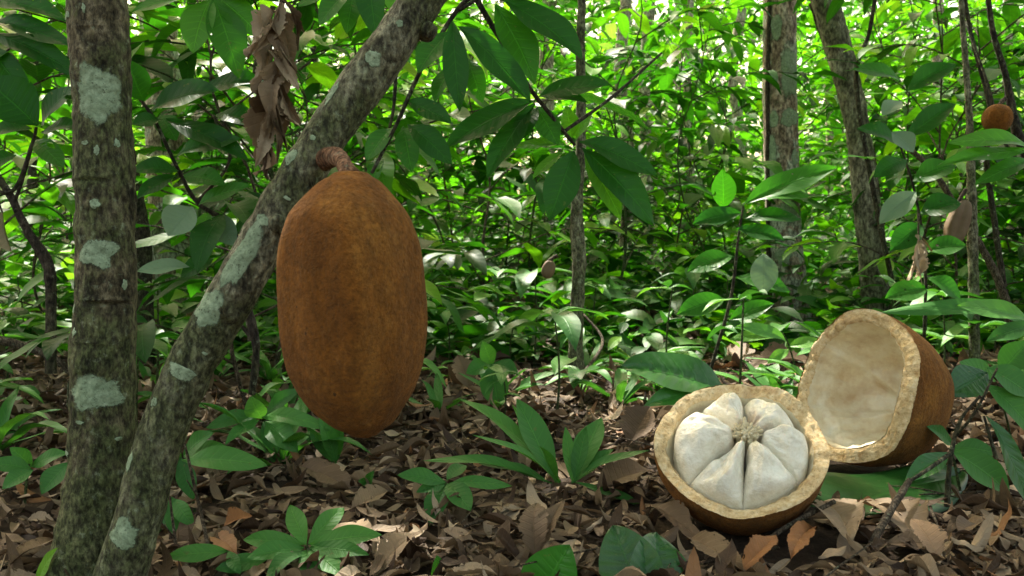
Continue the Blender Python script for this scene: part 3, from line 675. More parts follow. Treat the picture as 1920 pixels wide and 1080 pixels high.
sprig('leafy_branch', 'dark branch with broad leaves left of the straight trunk', 'branch', [(-60, 330, 1.5), (20, 360, 1.5), (60, 270, 1.5), (68, 238, 1.5)], (.004, .0025), [
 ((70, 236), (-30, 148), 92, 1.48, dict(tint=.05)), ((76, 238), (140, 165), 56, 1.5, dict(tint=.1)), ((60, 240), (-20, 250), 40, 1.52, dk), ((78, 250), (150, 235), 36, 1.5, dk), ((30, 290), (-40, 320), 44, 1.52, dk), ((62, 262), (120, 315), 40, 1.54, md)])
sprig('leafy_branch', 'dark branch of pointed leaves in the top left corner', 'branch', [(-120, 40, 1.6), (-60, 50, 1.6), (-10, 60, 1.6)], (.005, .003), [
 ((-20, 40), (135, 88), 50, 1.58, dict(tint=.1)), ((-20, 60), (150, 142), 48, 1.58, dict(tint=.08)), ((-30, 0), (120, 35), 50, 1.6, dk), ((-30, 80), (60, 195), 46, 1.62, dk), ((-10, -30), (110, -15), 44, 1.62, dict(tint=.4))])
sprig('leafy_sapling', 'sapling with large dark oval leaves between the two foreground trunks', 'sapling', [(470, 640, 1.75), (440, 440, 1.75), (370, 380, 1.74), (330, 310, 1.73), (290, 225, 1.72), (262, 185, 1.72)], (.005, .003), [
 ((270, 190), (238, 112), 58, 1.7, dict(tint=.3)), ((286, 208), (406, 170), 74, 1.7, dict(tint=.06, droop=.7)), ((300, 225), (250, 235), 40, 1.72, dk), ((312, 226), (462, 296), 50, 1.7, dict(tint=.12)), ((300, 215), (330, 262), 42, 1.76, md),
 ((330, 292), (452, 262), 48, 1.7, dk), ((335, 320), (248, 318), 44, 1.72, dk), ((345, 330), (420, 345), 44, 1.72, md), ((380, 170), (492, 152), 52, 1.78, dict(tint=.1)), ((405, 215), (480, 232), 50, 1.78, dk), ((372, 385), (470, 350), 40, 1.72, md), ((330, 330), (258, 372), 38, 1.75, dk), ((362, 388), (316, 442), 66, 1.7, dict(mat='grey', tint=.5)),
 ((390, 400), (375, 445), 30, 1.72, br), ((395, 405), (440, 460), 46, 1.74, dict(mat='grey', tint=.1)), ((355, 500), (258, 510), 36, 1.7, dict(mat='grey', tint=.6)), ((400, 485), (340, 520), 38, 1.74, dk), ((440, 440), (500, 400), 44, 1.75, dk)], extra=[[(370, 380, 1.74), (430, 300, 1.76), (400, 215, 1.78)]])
sprig('leafy_sapling', 'sapling with broad bright green blades crossing in front of the lichen covered trunk', 'sapling', [(1330, 700, 2.6), (1370, 560, 2.6), (1385, 440, 2.6), (1395, 380, 2.6)], (.006, .003), [
 ((1392, 385), (1568, 316), 52, 2.55, dict(tint=.6)), ((1400, 372), (1518, 366), 34, 2.56, dict(tint=.7)), ((1356, 392), (1354, 318), 44, 2.6, dict(tint=.5)), ((1390, 400), (1300, 420), 40, 2.6, dk), ((1395, 410), (1500, 410), 34, 2.6, dk), ((1380, 430), (1470, 450), 36, 2.6, dk), ((1432, 475), (1432, 552), 48, 2.5, dict(mat='grey', tint=.3)), ((1375, 480), (1290, 510), 44, 2.6, md), ((1380, 520), (1480, 545), 40, 2.6, md), ((1360, 560), (1270, 590), 44, 2.6, md),((1368, 600), (1450, 570), 36, 2.6, md)])
sprig('leafy_sapling', 'sapling with pale drooping leaves between the curved trunk and the thin poles', 'sapling', [(1730, 700, 2.8), (1735, 500, 2.8), (1715, 360, 2.8), (1680, 250, 2.8)], (.006, .003), [
 ((1672, 248), (1712, 284), 44, 2.7, dict(mat='grey', tint=.3)), ((1690, 190), (1655, 215), 34, 2.7, dict(mat='grey', tint=.6)), ((1700, 260), (1790, 195), 44, 2.75, dk), ((1700, 300), (1640, 330), 40, 2.75, dk), ((1712, 340), (1790, 310), 50, 2.75, md), ((1718, 360), (1650, 420), 44, 2.7, dict(mat='grey', tint=.4)), ((1725, 400), (1800, 380), 52, 2.78, dk), ((1730, 420), (1670, 470), 44, 2.8, dk), ((1735, 470), (1810, 460), 44, 2.8, md), ((1690, 270), (1610, 240), 42, 2.75, dk), ((1740, 540), (1660, 560), 44, 2.8, md), ((1740, 520), (1800, 560), 44, 2.8, md), ((1690, 150), (1600, 130), 40, 2.9, md), ((1700, 170), (1790, 120), 44, 2.85, dk)])
sprig('leafy_branch', 'pair of long bright green leaves reaching in from the right edge below the brown pod', 'branch', [(1960, 330, 2.2), (1950, 290, 2.2), (1930, 270, 2.2)], (.004, .003), [
 ((1935, 272), (1780, 268), 40, 2.2, dict(tint=.8)), ((1935, 285), (1760, 310), 32, 2.2, dict(tint=.7)), ((1940, 300), (1830, 345), 34, 2.25, md)])

# floor plants
def gplant(name, lab, cat, stem, lvs, r=(.003, .002), mat='herb', smat='stem', group='small green plants on the forest floor'):
    return sprig(name, lab, cat, stem, r, lvs, mat, smat, group)
flat = (0, -.5, .9)
gplant('seedling', 'whorled green seedling with rounded leaves at the bottom left of centre', 'seedling', [(600, 1110, 1.28), (590, 1060, 1.3), (575, 1022, 1.32)], [
 ((574, 1022), (544, 948), 36, 1.32, dict(d1=1.36, tint=.7)), ((578, 1020), (644, 952), 36, 1.32, dict(d1=1.38, tint=.6)), ((582, 1022), (712, 1002), 42, 1.32, dict(d1=1.3, tint=.65)), ((582, 1028), (690, 1040), 34, 1.32, dict(d1=1.26, tint=.4)), ((580, 1030), (648, 1085), 38, 1.32, dict(d1=1.24)),
 ((570, 1022), (458, 1012), 36, 1.32, dict(d1=1.33, tint=.6)), ((570, 1028), (465, 1046), 38, 1.32, dict(d1=1.27, tint=.5)), ((570, 1032), (500, 1085), 34, 1.32, dict(d1=1.22)), ((576, 1032), (580, 1095), 34, 1.32, dict(d1=1.24)), ((500, 1050), (405, 1068), 34, 1.31, dict(d1=1.28, tint=.5))])
gplant('seedling', 'two leaved low seedling between the leaning trunk base and the whorled seedling', 'seedling', [(430, 1090, 1.3), (428, 1040, 1.32)], [((428, 1034), (312, 1046), 34, 1.32, dict(tint=.6)), ((428, 1034), (450, 1075), 24, 1.3)])
gplant('five_leaved_plant', 'five leaved dark green plant on a thin stem at bottom centre', 'plant', [(845, 1030, 1.52), (842, 960, 1.53), (836, 905, 1.54)], [
 ((836, 905), (748, 890), 32, 1.54, dict(tint=.3)), ((836, 908), (782, 922), 24, 1.54), ((836, 908), (806, 982), 44, 1.54, dict(d1=1.48, tint=.2)), ((838, 906), (882, 958), 44, 1.54, dict(d1=1.48, tint=.3)), ((838, 902), (872, 872), 30, 1.54, dict(d1=1.6)), ((842, 905), (958, 912), 24, 1.54, dict(tint=.4))])
def blades(name, lab, base, d, tips, mat='herb'):
    root = empty(name, PG(base[0], base[1]), lab, 'grass', 'broad bladed grass on the forest floor')
    for (tx, ty, w, sd, arch, tn) in tips:
        b3 = P(base[0] + random.uniform(-8, 8), base[1], d); t3 = P(tx, ty, d + random.uniform(-.1, .12)); X = t3 - b3; L = X.length
        Z = Vector((0, -.7, .7)); Z = (Z - X.normalized() * Z.dot(X.normalized())).normalized()
        if arch: Z = Vector((0, -.25, 1)); Z = (Z - X.normalized() * Z.dot(X.normalized())).normalized()
        me = mesh_np('blade', *leaves([b3], [X.normalized() + Z * arch * .5], [Z], L * (1 + arch * arch / 8), w * 1.35 / F * d, arch, .35, [tn], 'hi', shape=1.15, point=.9, side=sd, wave=.3))
        link('blade', me, M[mat], root)
    return root
blades('broad_grass', 'tall arching blades of broad grass at the centre of the clearing', (1042, 905), 1.66, [(868, 748, 30, 0, .5, .7), (968, 748, 46, .0, .15, .45), (1010, 835, 24, 0, .3, .3), (890, 815, 20, 0, .5, .6), (798, 862, 26, 0, .5, .5), (900, 870, 24, 0, .4, .3), (960, 760, 18, 0, .2, .8)])
blades('broad_grass', 'second clump of broad grass blades leaning right toward the filled fruit half', (1075, 905), 1.64, [(1128, 782, 42, 0, .1, .5), (1150, 842, 26, 0, .3, .4), (1215, 845, 22, 0, .5, .3), (1215, 960, 24, 0, .3, .4), (1100, 800, 24, 0, .2, .2), (1060, 800, 18, 0, .1, .6)])
blades('broad_grass', 'low grass blades right of the hanging fruit tip in front of the dark sapling', (930, 760), 2.7, [(860, 700, 20, 0, .4, .4), (1020, 720, 20, 0, .5, .5), (990, 690, 16, 0, .3, .5), (900, 680, 18, 0, .3, .5), (1060, 690, 18, 0, .5, .5)])
gplant('long_leaf_plant', 'plant with long arching leaves left below the hanging fruit', 'plant', [(505, 890, 1.95), (500, 840, 1.95), (490, 790, 1.95)], [
 ((485, 790), (425, 830), 26, 1.95, dict(d1=1.85, droop=.7)), ((490, 782), (605, 798), 30, 1.95, dict(droop=.9, d1=1.85, tint=.6)), ((498, 790), (556, 845), 44, 1.94, dict(d1=1.84, tint=.4)), ((492, 785), (470, 745), 40, 1.95, dict(tint=.7)), ((490, 780), (390, 800), 32, 1.96, dict(droop=.7)), ((495, 790), (520, 850), 30, 1.95, dict(tint=.2)), ((495, 782), (560, 730), 32, 1.98)])
gplant('long_leaf_plant', 'plant with one broad flat leaf pointing right beside the leaning trunk', 'plant', [(365, 960, 1.62), (355, 900, 1.62), (340, 860, 1.62)], [
 ((340, 862), (498, 872), 46, 1.6, dict(tint=.6)), ((345, 855), (398, 812), 40, 1.65, dict(tint=.3)), ((345, 858), (420, 835), 32, 1.66), ((340, 865), (300, 830), 30, 1.64), ((338, 858), (362, 935), 34, 1.62, dict(tint=.1)), ((332, 860), (300, 900), 26, 1.62, dict(tint=.1))])
gplant('blade_leaf_plant', 'narrow dark upright leaves directly under the tip of the hanging fruit', 'plant', [(632, 900, 1.9), (630, 870, 1.9)], [((630, 870), (600, 775), 28, 1.88, dict(tint=.4)), ((632, 865), (640, 780), 22, 1.9), ((630, 870), (575, 800), 22, 1.9)])
gplant('seedling', 'small bright yellow green sprout on the litter below the hanging fruit', 'seedling', [(695, 930, 1.65), (692, 915, 1.65)], [((692, 914), (672, 902), 20, 1.65, dict(tint=1.)), ((692, 914), (700, 884), 20, 1.65, dict(tint=1.))])
gplant('seedling', 'single yellow green leaf sprouting at the bottom edge left of centre', 'seedling', [(835, 1120, 1.3), (828, 1090, 1.3)], [((828, 1095), (820, 1044), 34, 1.3, dict(tint=1.))])
gplant('seedling', 'bright green leaf beside the foot of the straight trunk in the corner', 'seedling', [(70, 1130, 1.25), (72, 1090, 1.25)], [((72, 1095), (108, 1028), 26, 1.25, dict(tint=.95))])
gplant('low_plant', 'low plant with ribbed leaves left of the straight trunk', 'plant', [(45, 960, 1.6), (50, 900, 1.62), (55, 870, 1.62)], [((60, 880), (-20, 868), 32, 1.6, dict(tint=.3)), ((62, 882), (5, 915), 34, 1.58, dict(tint=.4)), ((60, 875), (20, 840), 30, 1.64), ((130, 868), (78, 925), 42, 1.6, dict(tint=.3)), ((60, 875), (125, 850), 32, 1.64)])
gplant('low_plant', 'low plant under the leaning trunk with two hanging triangular leaves', 'plant', [(330, 1020, 1.5), (325, 960, 1.5), (320, 930, 1.5)], [((320, 932), (350, 1020), 44, 1.5, dict(tint=.3)), ((310, 935), (290, 1010), 34, 1.5, dict(tint=.1)), ((325, 935), (362, 985), 30, 1.5, dict(tint=.5))])
# broad quilted leaves
gplant('broad_leaf_plant', 'twin broad glossy quilted leaves at the bottom edge right of centre', 'plant', [(1190, 1150, 1.2), (1180, 1110, 1.22)], [
 ((1215, 1150), (1150, 988), 110, 1.22, dict(mat='gloss', tint=1., crinkle=2.6, d1=1.3, shape=.85, point=.7, nh=(-.2, -.8, .6))), ((1225, 1150), (1230, 1000), 120, 1.22, dict(mat='gloss', tint=1., crinkle=2.6, d1=1.3, shape=.85, point=.7, nh=(.35, -.8, .6))),
 ((1010, 1120), (1068, 1022), 100, 1.24, dict(mat='gloss', tint=.7, crinkle=2., shape=.85, point=.7))])
gplant('broad_leaf_plant', 'large crinkled dark green leaf lying behind and left of the filled fruit half', 'plant', [(1330, 790, 2.05), (1345, 750, 2.1)], [
 ((1355, 735), (1165, 690), 100, 2.15, dict(mat='gloss', tint=.3, crinkle=2.6, droop=.5, nh=(0, -.55, .85), shape=.9, point=.6)), ((1340, 740), (1210, 760), 50, 2.1, dict(mat='gloss', tint=.7, crinkle=2., nh=(0, -.6, .8)))])
# leaf lying flat under the empty half
pl = PG(1800, 895, .03); 
me = mesh_np('leaf', *leaves([(pl.x, pl.y, .030)], [PG(1510, 950, .03) - PG(1800, 905, .03)], [(0, -.12, 1)], (PG(1510, 945, .03) - pl).length * 1.05, .20, .25, .12, [.0], 'hi', wave=.8, crinkle=1.4, shape=1., point=.6))
o = link('fallen_green_leaf', me, M['gloss']); tag(o, 'dark glossy green leaf lying flat beneath the empty fruit half', 'leaf')
sol = o.modifiers.new('thick', 'SOLIDIFY'); sol.thickness = .0008
gplant('broad_leaf_plant', 'plant with shiny wrinkled leaves at the right edge beside the empty fruit half', 'plant', [(1900, 900, 1.9), (1895, 820, 1.9), (1870, 720, 1.9)], [
 ((1850, 700), (1778, 740), 66, 1.9, dict(mat='gloss', tint=1., crinkle=2.4)), ((1850, 690), (1935, 745), 60, 1.88, dict(mat='herb', tint=.3, crinkle=1.)), ((1850, 720), (1940, 815), 56, 1.86, dict(mat='herb', tint=.4)), ((1868, 715), (1800, 680), 40, 1.95, dict(mat='herb', tint=.5)), ((1875, 700), (1930, 640), 50, 2.0, dict(mat='herb', tint=.3))])
gplant('broad_leaf_plant', 'plant with ribbed pointed leaves at lower right below the shiny wrinkled ones', 'plant', [(1800, 920, 1.62), (1790, 870, 1.64), (1782, 845, 1.64)], [
 ((1782, 845), (1892, 925), 66, 1.62, dict(mat='herb', tint=.55, nh=(0, -.7, .7))), ((1785, 838), (1868, 850), 36, 1.66, dict(mat='herb', tint=.3)), ((1780, 850), (1700, 900), 40, 1.66, dict(mat='gloss', tint=.3)), ((1850, 780), (1932, 960), 44, 1.58, dict(mat='gloss', tint=.1)), ((1785, 835), (1740, 800), 30, 1.75, dict(mat='herb', tint=.3))])
gplant('arching_leaf_plant', 'two long pale arching leaves coming from the right behind the empty fruit half', 'plant', [(1960, 700, 2.6), (1950, 640, 2.6), (1940, 600, 2.6)], [
 ((1935, 600), (1795, 574), 42, 2.55, dict(tint=.8, mat='herb', droop=.4)), ((1945, 610), (1670, 582), 34, 2.7, dict(tint=.5, mat='herb', droop=.8)), ((1940, 610), (1850, 640), 34, 2.6, dict(tint=.3))])
gplant('seedling', 'pale green seedling with two curved leaves between the crinkled leaf and empty fruit half', 'seedling', [(1500, 720, 2.6), (1480, 650, 2.6), (1468, 625, 2.6)], [
 ((1470, 628), (1370, 636), 26, 2.6, dict(tint=.9)), ((1475, 640), (1385, 612), 28, 2.55, dict(tint=.8, droop=.8)), ((1478, 650), (1540, 640), 24, 2.6, dict(tint=.9)), ((1480, 655), (1440, 680), 20, 2.6, dict(tint=.9))])
gplant('seedling', 'dark ribbed hanging leaf plant in the middle of the clearing behind the grass', 'seedling', [(925, 790, 2.5), (925, 720, 2.5), (922, 680, 2.5)], [((922, 682), (935, 765), 50, 2.45, dict(tint=.3, crinkle=1.5)), ((922, 682), (875, 700), 34, 2.5), ((924, 682), (970, 700), 34, 2.5), ((922, 684), (905, 640), 30, 2.5)])

# ---------------------------------------------------------------- twigs and sticks
def stick(name, lab, pts, r, mat='twig', cat='stick', forks=(), n=30, m=10, rough=.2):
    T = Tubes().add([P(*p) for p in pts], r, n, m, rough)
    for f in forks: T.add([P(*p) for p in f[0]], f[1], 12, 7, rough)
    return tag(link(name, T.mesh(name), M[mat]), lab, cat, 'sticks and bare branches')
def gd(py, z=.01): return PG(960, py, z).y
stick('bare_sprig', 'thin bare brown sprig leaning beside the leaning trunk', [(408, 1120, 1.3), (385, 1000, 1.36), (362, 900, 1.4), (346, 830, 1.42)], [.0034, .002], forks=[([(372, 935, 1.39), (350, 900, 1.36)], [.0012, .0008])])
stick('bare_sprig', 'shorter bare sprig close against the leaning trunk base', [(338, 1110, 1.32), (328, 1010, 1.38), (318, 930, 1.4)], [.003, .0018], forks=[([(330, 1010, 1.38), (298, 975, 1.36)], [.0015, .001])])
stick('stick', 'pale grey brown stick lying toward the camera at lower right', [(1590, 1110, 1.28), (1640, 1010, 1.36), (1690, 925, 1.44), (1706, 900, 1.46)], [.005, .0055, .006, .0045])
stick('forked_twig', 'dark forked twig standing at the right of the empty fruit half', [(1775, 950, 1.55), (1782, 860, 1.55), (1800, 790, 1.55), (1838, 742, 1.55)], [.005, .0022], 'barkdark', forks=[([(1790, 820, 1.55), (1830, 770, 1.5), (1870, 690, 1.5)], [.003, .0018]), ([(1782, 850, 1.55), (1740, 880, 1.5), (1700, 905, 1.48)], [.004, .003]), ([(1868, 860, 1.55), (1845, 780, 1.55)], [.004, .002])])
stick('stick', 'thin dark stick under the left side of the filled fruit half', [(1140, 1000, 1.5), (1200, 975, 1.52), (1260, 930, 1.56)], [.004, .0025])
stick('stick', 'small reddish twig below the filled fruit half', [(1370, 1060, 1.32), (1480, 985, 1.4), (1565, 940, 1.42)], [.0035, .004])
stick('stick', 'short twig leaning on the litter at the bottom left', [(-20, 1075, 1.3), (80, 1040, 1.38), (190, 1030, 1.42)], [.006, .004])
stick('bare_branch', 'grey bare branch entering at the left edge above the low plants', [(-40, 628, 2.1), (40, 648, 2.1), (100, 672, 2.1), (150, 715, 2.12)], [.012, .010, .0095, .007], 'twig', 'branch')
stick('bare_branch', 'long thin branch lying across the litter at left', [(-30, 835, 2.2), (60, 775, 2.4), (160, 700, 2.7), (230, 650, 2.8)], [.007, .004], 'twig', 'branch')
stick('bare_branch', 'dark crooked branch rising left of the straight trunk', [(95, 700, 1.9), (96, 560, 1.9), (88, 492, 1.9), (50, 430, 1.9), (15, 360, 1.9), (-30, 300, 1.9)], [.012, .011, .013, .009, .008, .007], 'barkdark', 'branch', forks=[([(25, 385, 1.9), (45, 330, 1.88), (65, 260, 1.85)], [.004, .002])])
stick('bare_branch', 'short dark stub hanging beside the underside of the leaning trunk', [(462, 570, 1.5), (480, 650, 1.5), (472, 740, 1.5)], [.008, .006], 'barkdark', 'branch', forks=[([(478, 640, 1.5), (452, 610, 1.5)], [.005, .003])])
stick('stick', 'pale broken stick leaning in the clearing right of the dark sapling', [(1095, 700, 2.7), (1130, 640, 2.9), (1095, 590, 3.)], [.006, .004])

# ---------------------------------------------------------------- other trees
def tree(name, lab, pts, rad, mat, unseen_crown=True, patches=(), vines=(), seed=0., group=None, amp=.06, crc=None, cm='leaf', res=(160, 28)):
    tr = Trunk(pts, rad, amp, seed); root = empty(name, Vector((pts[0][0], pts[0][1], gz(pts[0][0], pts[0][1]))), lab, 'tree', group)
    link('trunk', tr.mesh('trunk', *res), M[mat], root)
    for (t, th, ht, hth, sd) in patches: tr.patch(t, th, ht, hth, root, sd)
    if unseen_crown:
        tp = pts[-1]; me = crown_mesh('unseen_crown', crc or (tp[0], tp[1], tp[2] + .5), 1.0, 1.0, .8, 24, .28, 8, .3, 1.); link('unseen_crown', me, M[cm], root)
    return root, tr
def pxpts(lst): return [P(*p) for p in lst]
D = 4.6; k = D / F
tD, trD = tree('pale_lichen_tree', 'tallest straight tree at right with pale lichen blotches and a vine on it', pxpts([(1490, 660, D), (1484, 600, D), (1474, 500, D), (1466, 350, D), (1462, 150, D), (1462, -50, D), (1460, -500, D)]), [60 * k, 42 * k, 34 * k, 31 * k, 31 * k, 30 * k, 27 * k], 'barkpale', seed=2., amp=.05)
tt = lambda tr, py: t_at_px(tr, py)
for (py, th, hp, hth, sd) in [(140, .35, 48, .8, 3.), (225, .3, 22, .7, 4.), (300, -.9, 60, .4, 6.), (300, .6, 18, .35, 9.), (60, -.5, 30, .4, 12.), (400, .1, 26, .6, 14.), (230, -.7, 18, .4, 16.), (480, -.4, 22, .5, 18.)]:
    t = tt(trD, py); trD.patch(t, th, abs(tt(trD, py - hp) - t), hth, tD, sd)
def vine(parent, tr, t0, t1, turns, ph, r, mat='twig'):
    pts = []
    for i in range(40):
        t = t0 + (t1 - t0) * i / 39; p, n = tr.surf(t, ph + turns * 6.283 * i / 39); pts.append(p + n * r * .8)
    link('vine', Tubes().add(pts, [r, r * .8], 90, 7, .2).mesh('vine'), M[mat], parent)
vine(tD, trD, .12, .85, .1, -1.5, .009); vine(tD, trD, .05, .80, .1, -1.45, .007, 'barkdark')
D = 4.3; k = D / F
tE, trE = tree('curved_tree', 'curved thinner tree right of the pale lichen tree, bending left toward the top', pxpts([(1650, 640, D), (1645, 580, D), (1636, 500, D), (1622, 350, D), (1606, 230, D), (1580, 120, D), (1545, -5, D), (1500, -160, D), (1450, -500, D)]), [34 * k, 27 * k, 24 * k, 24 * k, 22 * k, 24 * k, 25 * k, 24 * k, 20 * k], 'barkcurve', seed=5., amp=.07)
vine(tE, trE, .1, .75, .6, .4, .008)
D = 2.85; k = D / F
tF, trF = tree('dark_sapling_tree', 'slim dark trunk standing at the centre of the clearing behind the drooping branch', pxpts([(1083, 745, D), (1079, 640, D), (1086, 500, D), (1081, 400, D), (1090, 250, D), (1088, 100, D), (1092, -60, D), (1090, -400, D)]), [20 * k, 14 * k, 13 * k, 12 * k, 9 * k, 9 * k, 8 * k, 7 * k], 'bark2', seed=9., amp=.16)
D = 3.2; k = D / F
tree('dark_trunk_tree', 'dark trunk half hidden behind the straight left trunk', pxpts([(268, 745, D), (268, 600, D), (264, 450, D), (238, 300, D), (205, 100, D), (190, -400, D)]), [26 * k, 19 * k, 18 * k, 18 * k, 17 * k, 15 * k], 'barkdark', seed=11., amp=.08)
D = 4.8; k = D / F
tree('background_tree', 'thick pale brown trunk behind the upper part of the straight left trunk', pxpts([(330, 590, D), (315, 400, D), (305, 180, D), (298, 60, D), (290, -80, D), (280, -400, D)]), [40 * k, 34 * k, 33 * k, 33 * k, 33 * k, 30 * k], 'barkpale', seed=13., unseen_crown=True)
FT = [(352, 7.5, 9, 'thin pale trunk just right of the thick pale brown trunk'), (1020, 8, 14, 'pale trunk seen above the drooping branch left of the dark sapling'), (1168, 6.5, 11, 'slim pale trunk first to the right of the dark sapling'), (1216, 9, 11, 'pale far trunk second to the right of the dark sapling'), (870, 11, 9, 'narrow far trunk right of the hanging fruit'), (600, 9, 8, 'narrow far trunk behind the leaning trunk'),
      (1300, 10, 7, 'thin far trunk left of the pale lichen tree'), (1385, 12, 10, 'far straight trunk close left of the pale lichen tree'), (1760, 9, 9, 'far trunk behind the thin poles at right'), (60, 9, 10, 'far trunk at the left edge of the picture'), (1560, 13, 8, 'far trunk seen between the two larger right trees'), (940, 14, 8, 'farthest narrow trunk near the centre'), (1890, 11, 9, 'far trunk behind the brown pod at right')]
for i, (px, D, hw, lab) in enumerate(FT):
    k = D / F; x0 = px + random.uniform(-12, 12)
    base = P(x0, 540, D); base.z = gz(base.x, base.y) - .05
    pts = [base] + [P(px + random.uniform(-10, 10) * (1 + j * .2), y, D) for j, y in enumerate((420, 280, 140, 0, -150))] + [P(px, -450, D)]
    tree('background_tree', lab, pts, [hw * 1.3 * k] + [hw * k] * 5 + [hw * .8 * k], 'barkfar' if i not in (5, 9) else 'barkdark', seed=20. + i, group='slim trunks in the background', res=(90, 18), unseen_crown=True, crc=(base.x, base.y, P(px, -450, D).z + .5), cm='far')
# right thin poles
def pole(lab, pts, r, mat='bark2'):
    root = empty('thin_pole_tree', Vector((pts and P(*pts[0]).x, P(*pts[0]).y, 0)), lab, 'tree', 'thin poles at the right')
    link('trunk', Tubes().add(pxpts(pts), r, 60, 12, .2).mesh('trunk'), M[mat], root); return root
D = 2.9
p1 = pole('thin straight greenish pole rising left of the round brown pod', [(1828, 740, D), (1826, 560, D), (1822, 400, D), (1818, 230, D), (1806, 60, D), (1798, -60, D)], [.018, .017, .016, .011, .009, .008])
p2 = pole('dark arching stem from which the round brown pod hangs', [(1960, 560, D), (1935, 330, D), (1905, 240, D), (1885, 140, D), (1862, 60, D), (1845, -60, D)], [.02, .018, .016, .010, .009, .008], 'barkdark')
link('twig', Tubes().add(pxpts([(1950, 350, D), (1900, 290, D), (1870, 240, D), (1856, 170, D), (1810, 40, D + .1)]), [.006, .004], 30, 7, .2).mesh('twig'), M['barkdark'], p2)
p3 = pole('thin dark pole leaning between the greenish pole and right edge', [(1905, 720, 3.3), (1885, 560, 3.3), (1868, 440, 3.3), (1850, 300, 3.3), (1855, 200, 3.3), (1820, 60, 3.3), (1800, -60, 3.3)], [.013, .007], 'barkdark')
p4 = pole('slanting dark stem coming down beside the curved tree', [(1700, 640, 3.9), (1650, 420, 3.9), (1606, 160, 3.9), (1630, 60, 3.9), (1650, -60, 3.9)], [.012, .008], 'barkdark')
p5 = pole('grey slanting pole crossing behind the dried pod', [(1900, 600, 3.), (1860, 500, 3.), (1800, 400, 3.), (1740, 310, 3.05), (1650, 240, 3.1)], [.014, .008], 'twig')
def small_fruit(lab, c, rx, rz, mat, dent=0.):
    pf = [(max(0, math.sin(math.pi * i / 40)) ** .8 * rx, -math.cos(math.pi * i / 40) * rz) for i in range(41)]
    V, Fq = lathe(pf, 60, lambda th, z: .03 * math.cos(5 * th) - dent * max(0, math.cos(th + 1.6)) ** 4 , .05 + dent * .2, 2.)
    root = empty('small_fruit', c, lab, 'fruit')
    link('rind', mesh_np('rind', [tuple(c + Matrix.Rotation(.3, 3, 'Y') @ v) for v in V], Fq, tint=[.62] * len(V)), mat, root)
    link('stalk', Tubes().add([c + Vector((0, .0, rz * .9)), c + Vector((.012, .005, rz * 1.15)), c + Vector((.03, .01, rz * 1.5))], [.006, .007], 8, 8, .2).mesh('stalk'), M['twig'], root)
small_fruit('round brown pod hanging from the dark arching stem near the right edge', P(1870, 222, 2.85), .046, .044, M['rind'])
small_fruit('shrivelled brown pod hollow at one side hanging left of the greenish pole', P(1795, 420, 2.85), .036, .075, M['dead'], .5)
small_fruit('tiny dried brown pod hanging left of the dark sapling', P(1028, 505, 2.9), .022, .03, M['dead'], .2)

# hanging dry leaf bundles
def dry_bundle(lab, stem, lv, d, rs=.006):
    root = empty('dry_leaf_bundle', P(*stem[0]), lab, 'dead leaves', 'dry leaves hanging in the trees')
    link('stem', Tubes().add(pxpts(stem), [rs, rs * .6], 20, 8, .2).mesh('stem'), M['twig'], root)
    if len(lv) > 6: lv = lv + [((b[0] + random.uniform(-14, 14), b[1] + random.uniform(5, 35)), (t[0] + random.uniform(-12, 12), t[1] + random.uniform(-30, 5)), w_ * .8, random.uniform(.35, .85)) for b, t, w_, q_ in lv]
    for (b0, t0, w, tn) in lv:
        hero_leaf(b0, t0, w, d + random.uniform(-.03, .03), d + random.uniform(-.05, .05), root, 'torn', min(.93, tn + .12), random.uniform(.1, .7), random.uniform(.6, 2.2), (random.uniform(-.9, .9), -1, random.uniform(-.2, .3)), 'dry_leaf', wave=random.uniform(1.4, 2.6), crinkle=3.2, side=random.uniform(-.5, .5), shape=random.uniform(.8, 1.2))
dry_bundle('long bundle of crumpled brown dry leaves hanging at top left of the leaning trunk', [(545, -60, 1.6), (530, 0, 1.6), (518, 60, 1.6), (520, 160, 1.6), (512, 240, 1.6)], [
 ((525, 5), (498, 110), 46, .78), ((522, 15), (545, 120), 40, .70), ((528, -10), (575, 85), 22, .3), ((515, 60), (492, 175), 40, .74), ((520, 70), (560, 165), 44, .72), ((518, 90), (520, 200), 50, .6), ((525, 110), (500, 235), 44, .66), ((520, 130), (548, 240), 40, .76), ((512, 180), (485, 300), 44, .7), ((515, 185), (518, 300), 46, .8), ((518, 200), (535, 305), 40, .55), ((510, 240), (508, 335), 24, .2), ((505, 220), (492, 318), 34, .84), ((522, 150), (535, 260), 34, .45)], 1.58)
dry_bundle('small cluster of brown dry leaves hanging between the curved tree and the greenish pole', [(1722, 400, 2.75), (1722, 440, 2.75)], [((1722, 440), (1708, 528), 22, .8), ((1722, 442), (1730, 532), 26, .85), ((1724, 440), (1745, 470), 18, .7), ((1722, 450), (1718, 520), 24, .95)], 2.75, .004)
dry_bundle('single brown dry leaf hanging at the left edge', [(-20, 330, 1.8), (5, 400, 1.8)], [((5, 398), (15, 475), 60, .78), ((5, 398), (-20, 460), 50, .6)], 1.8, .003)

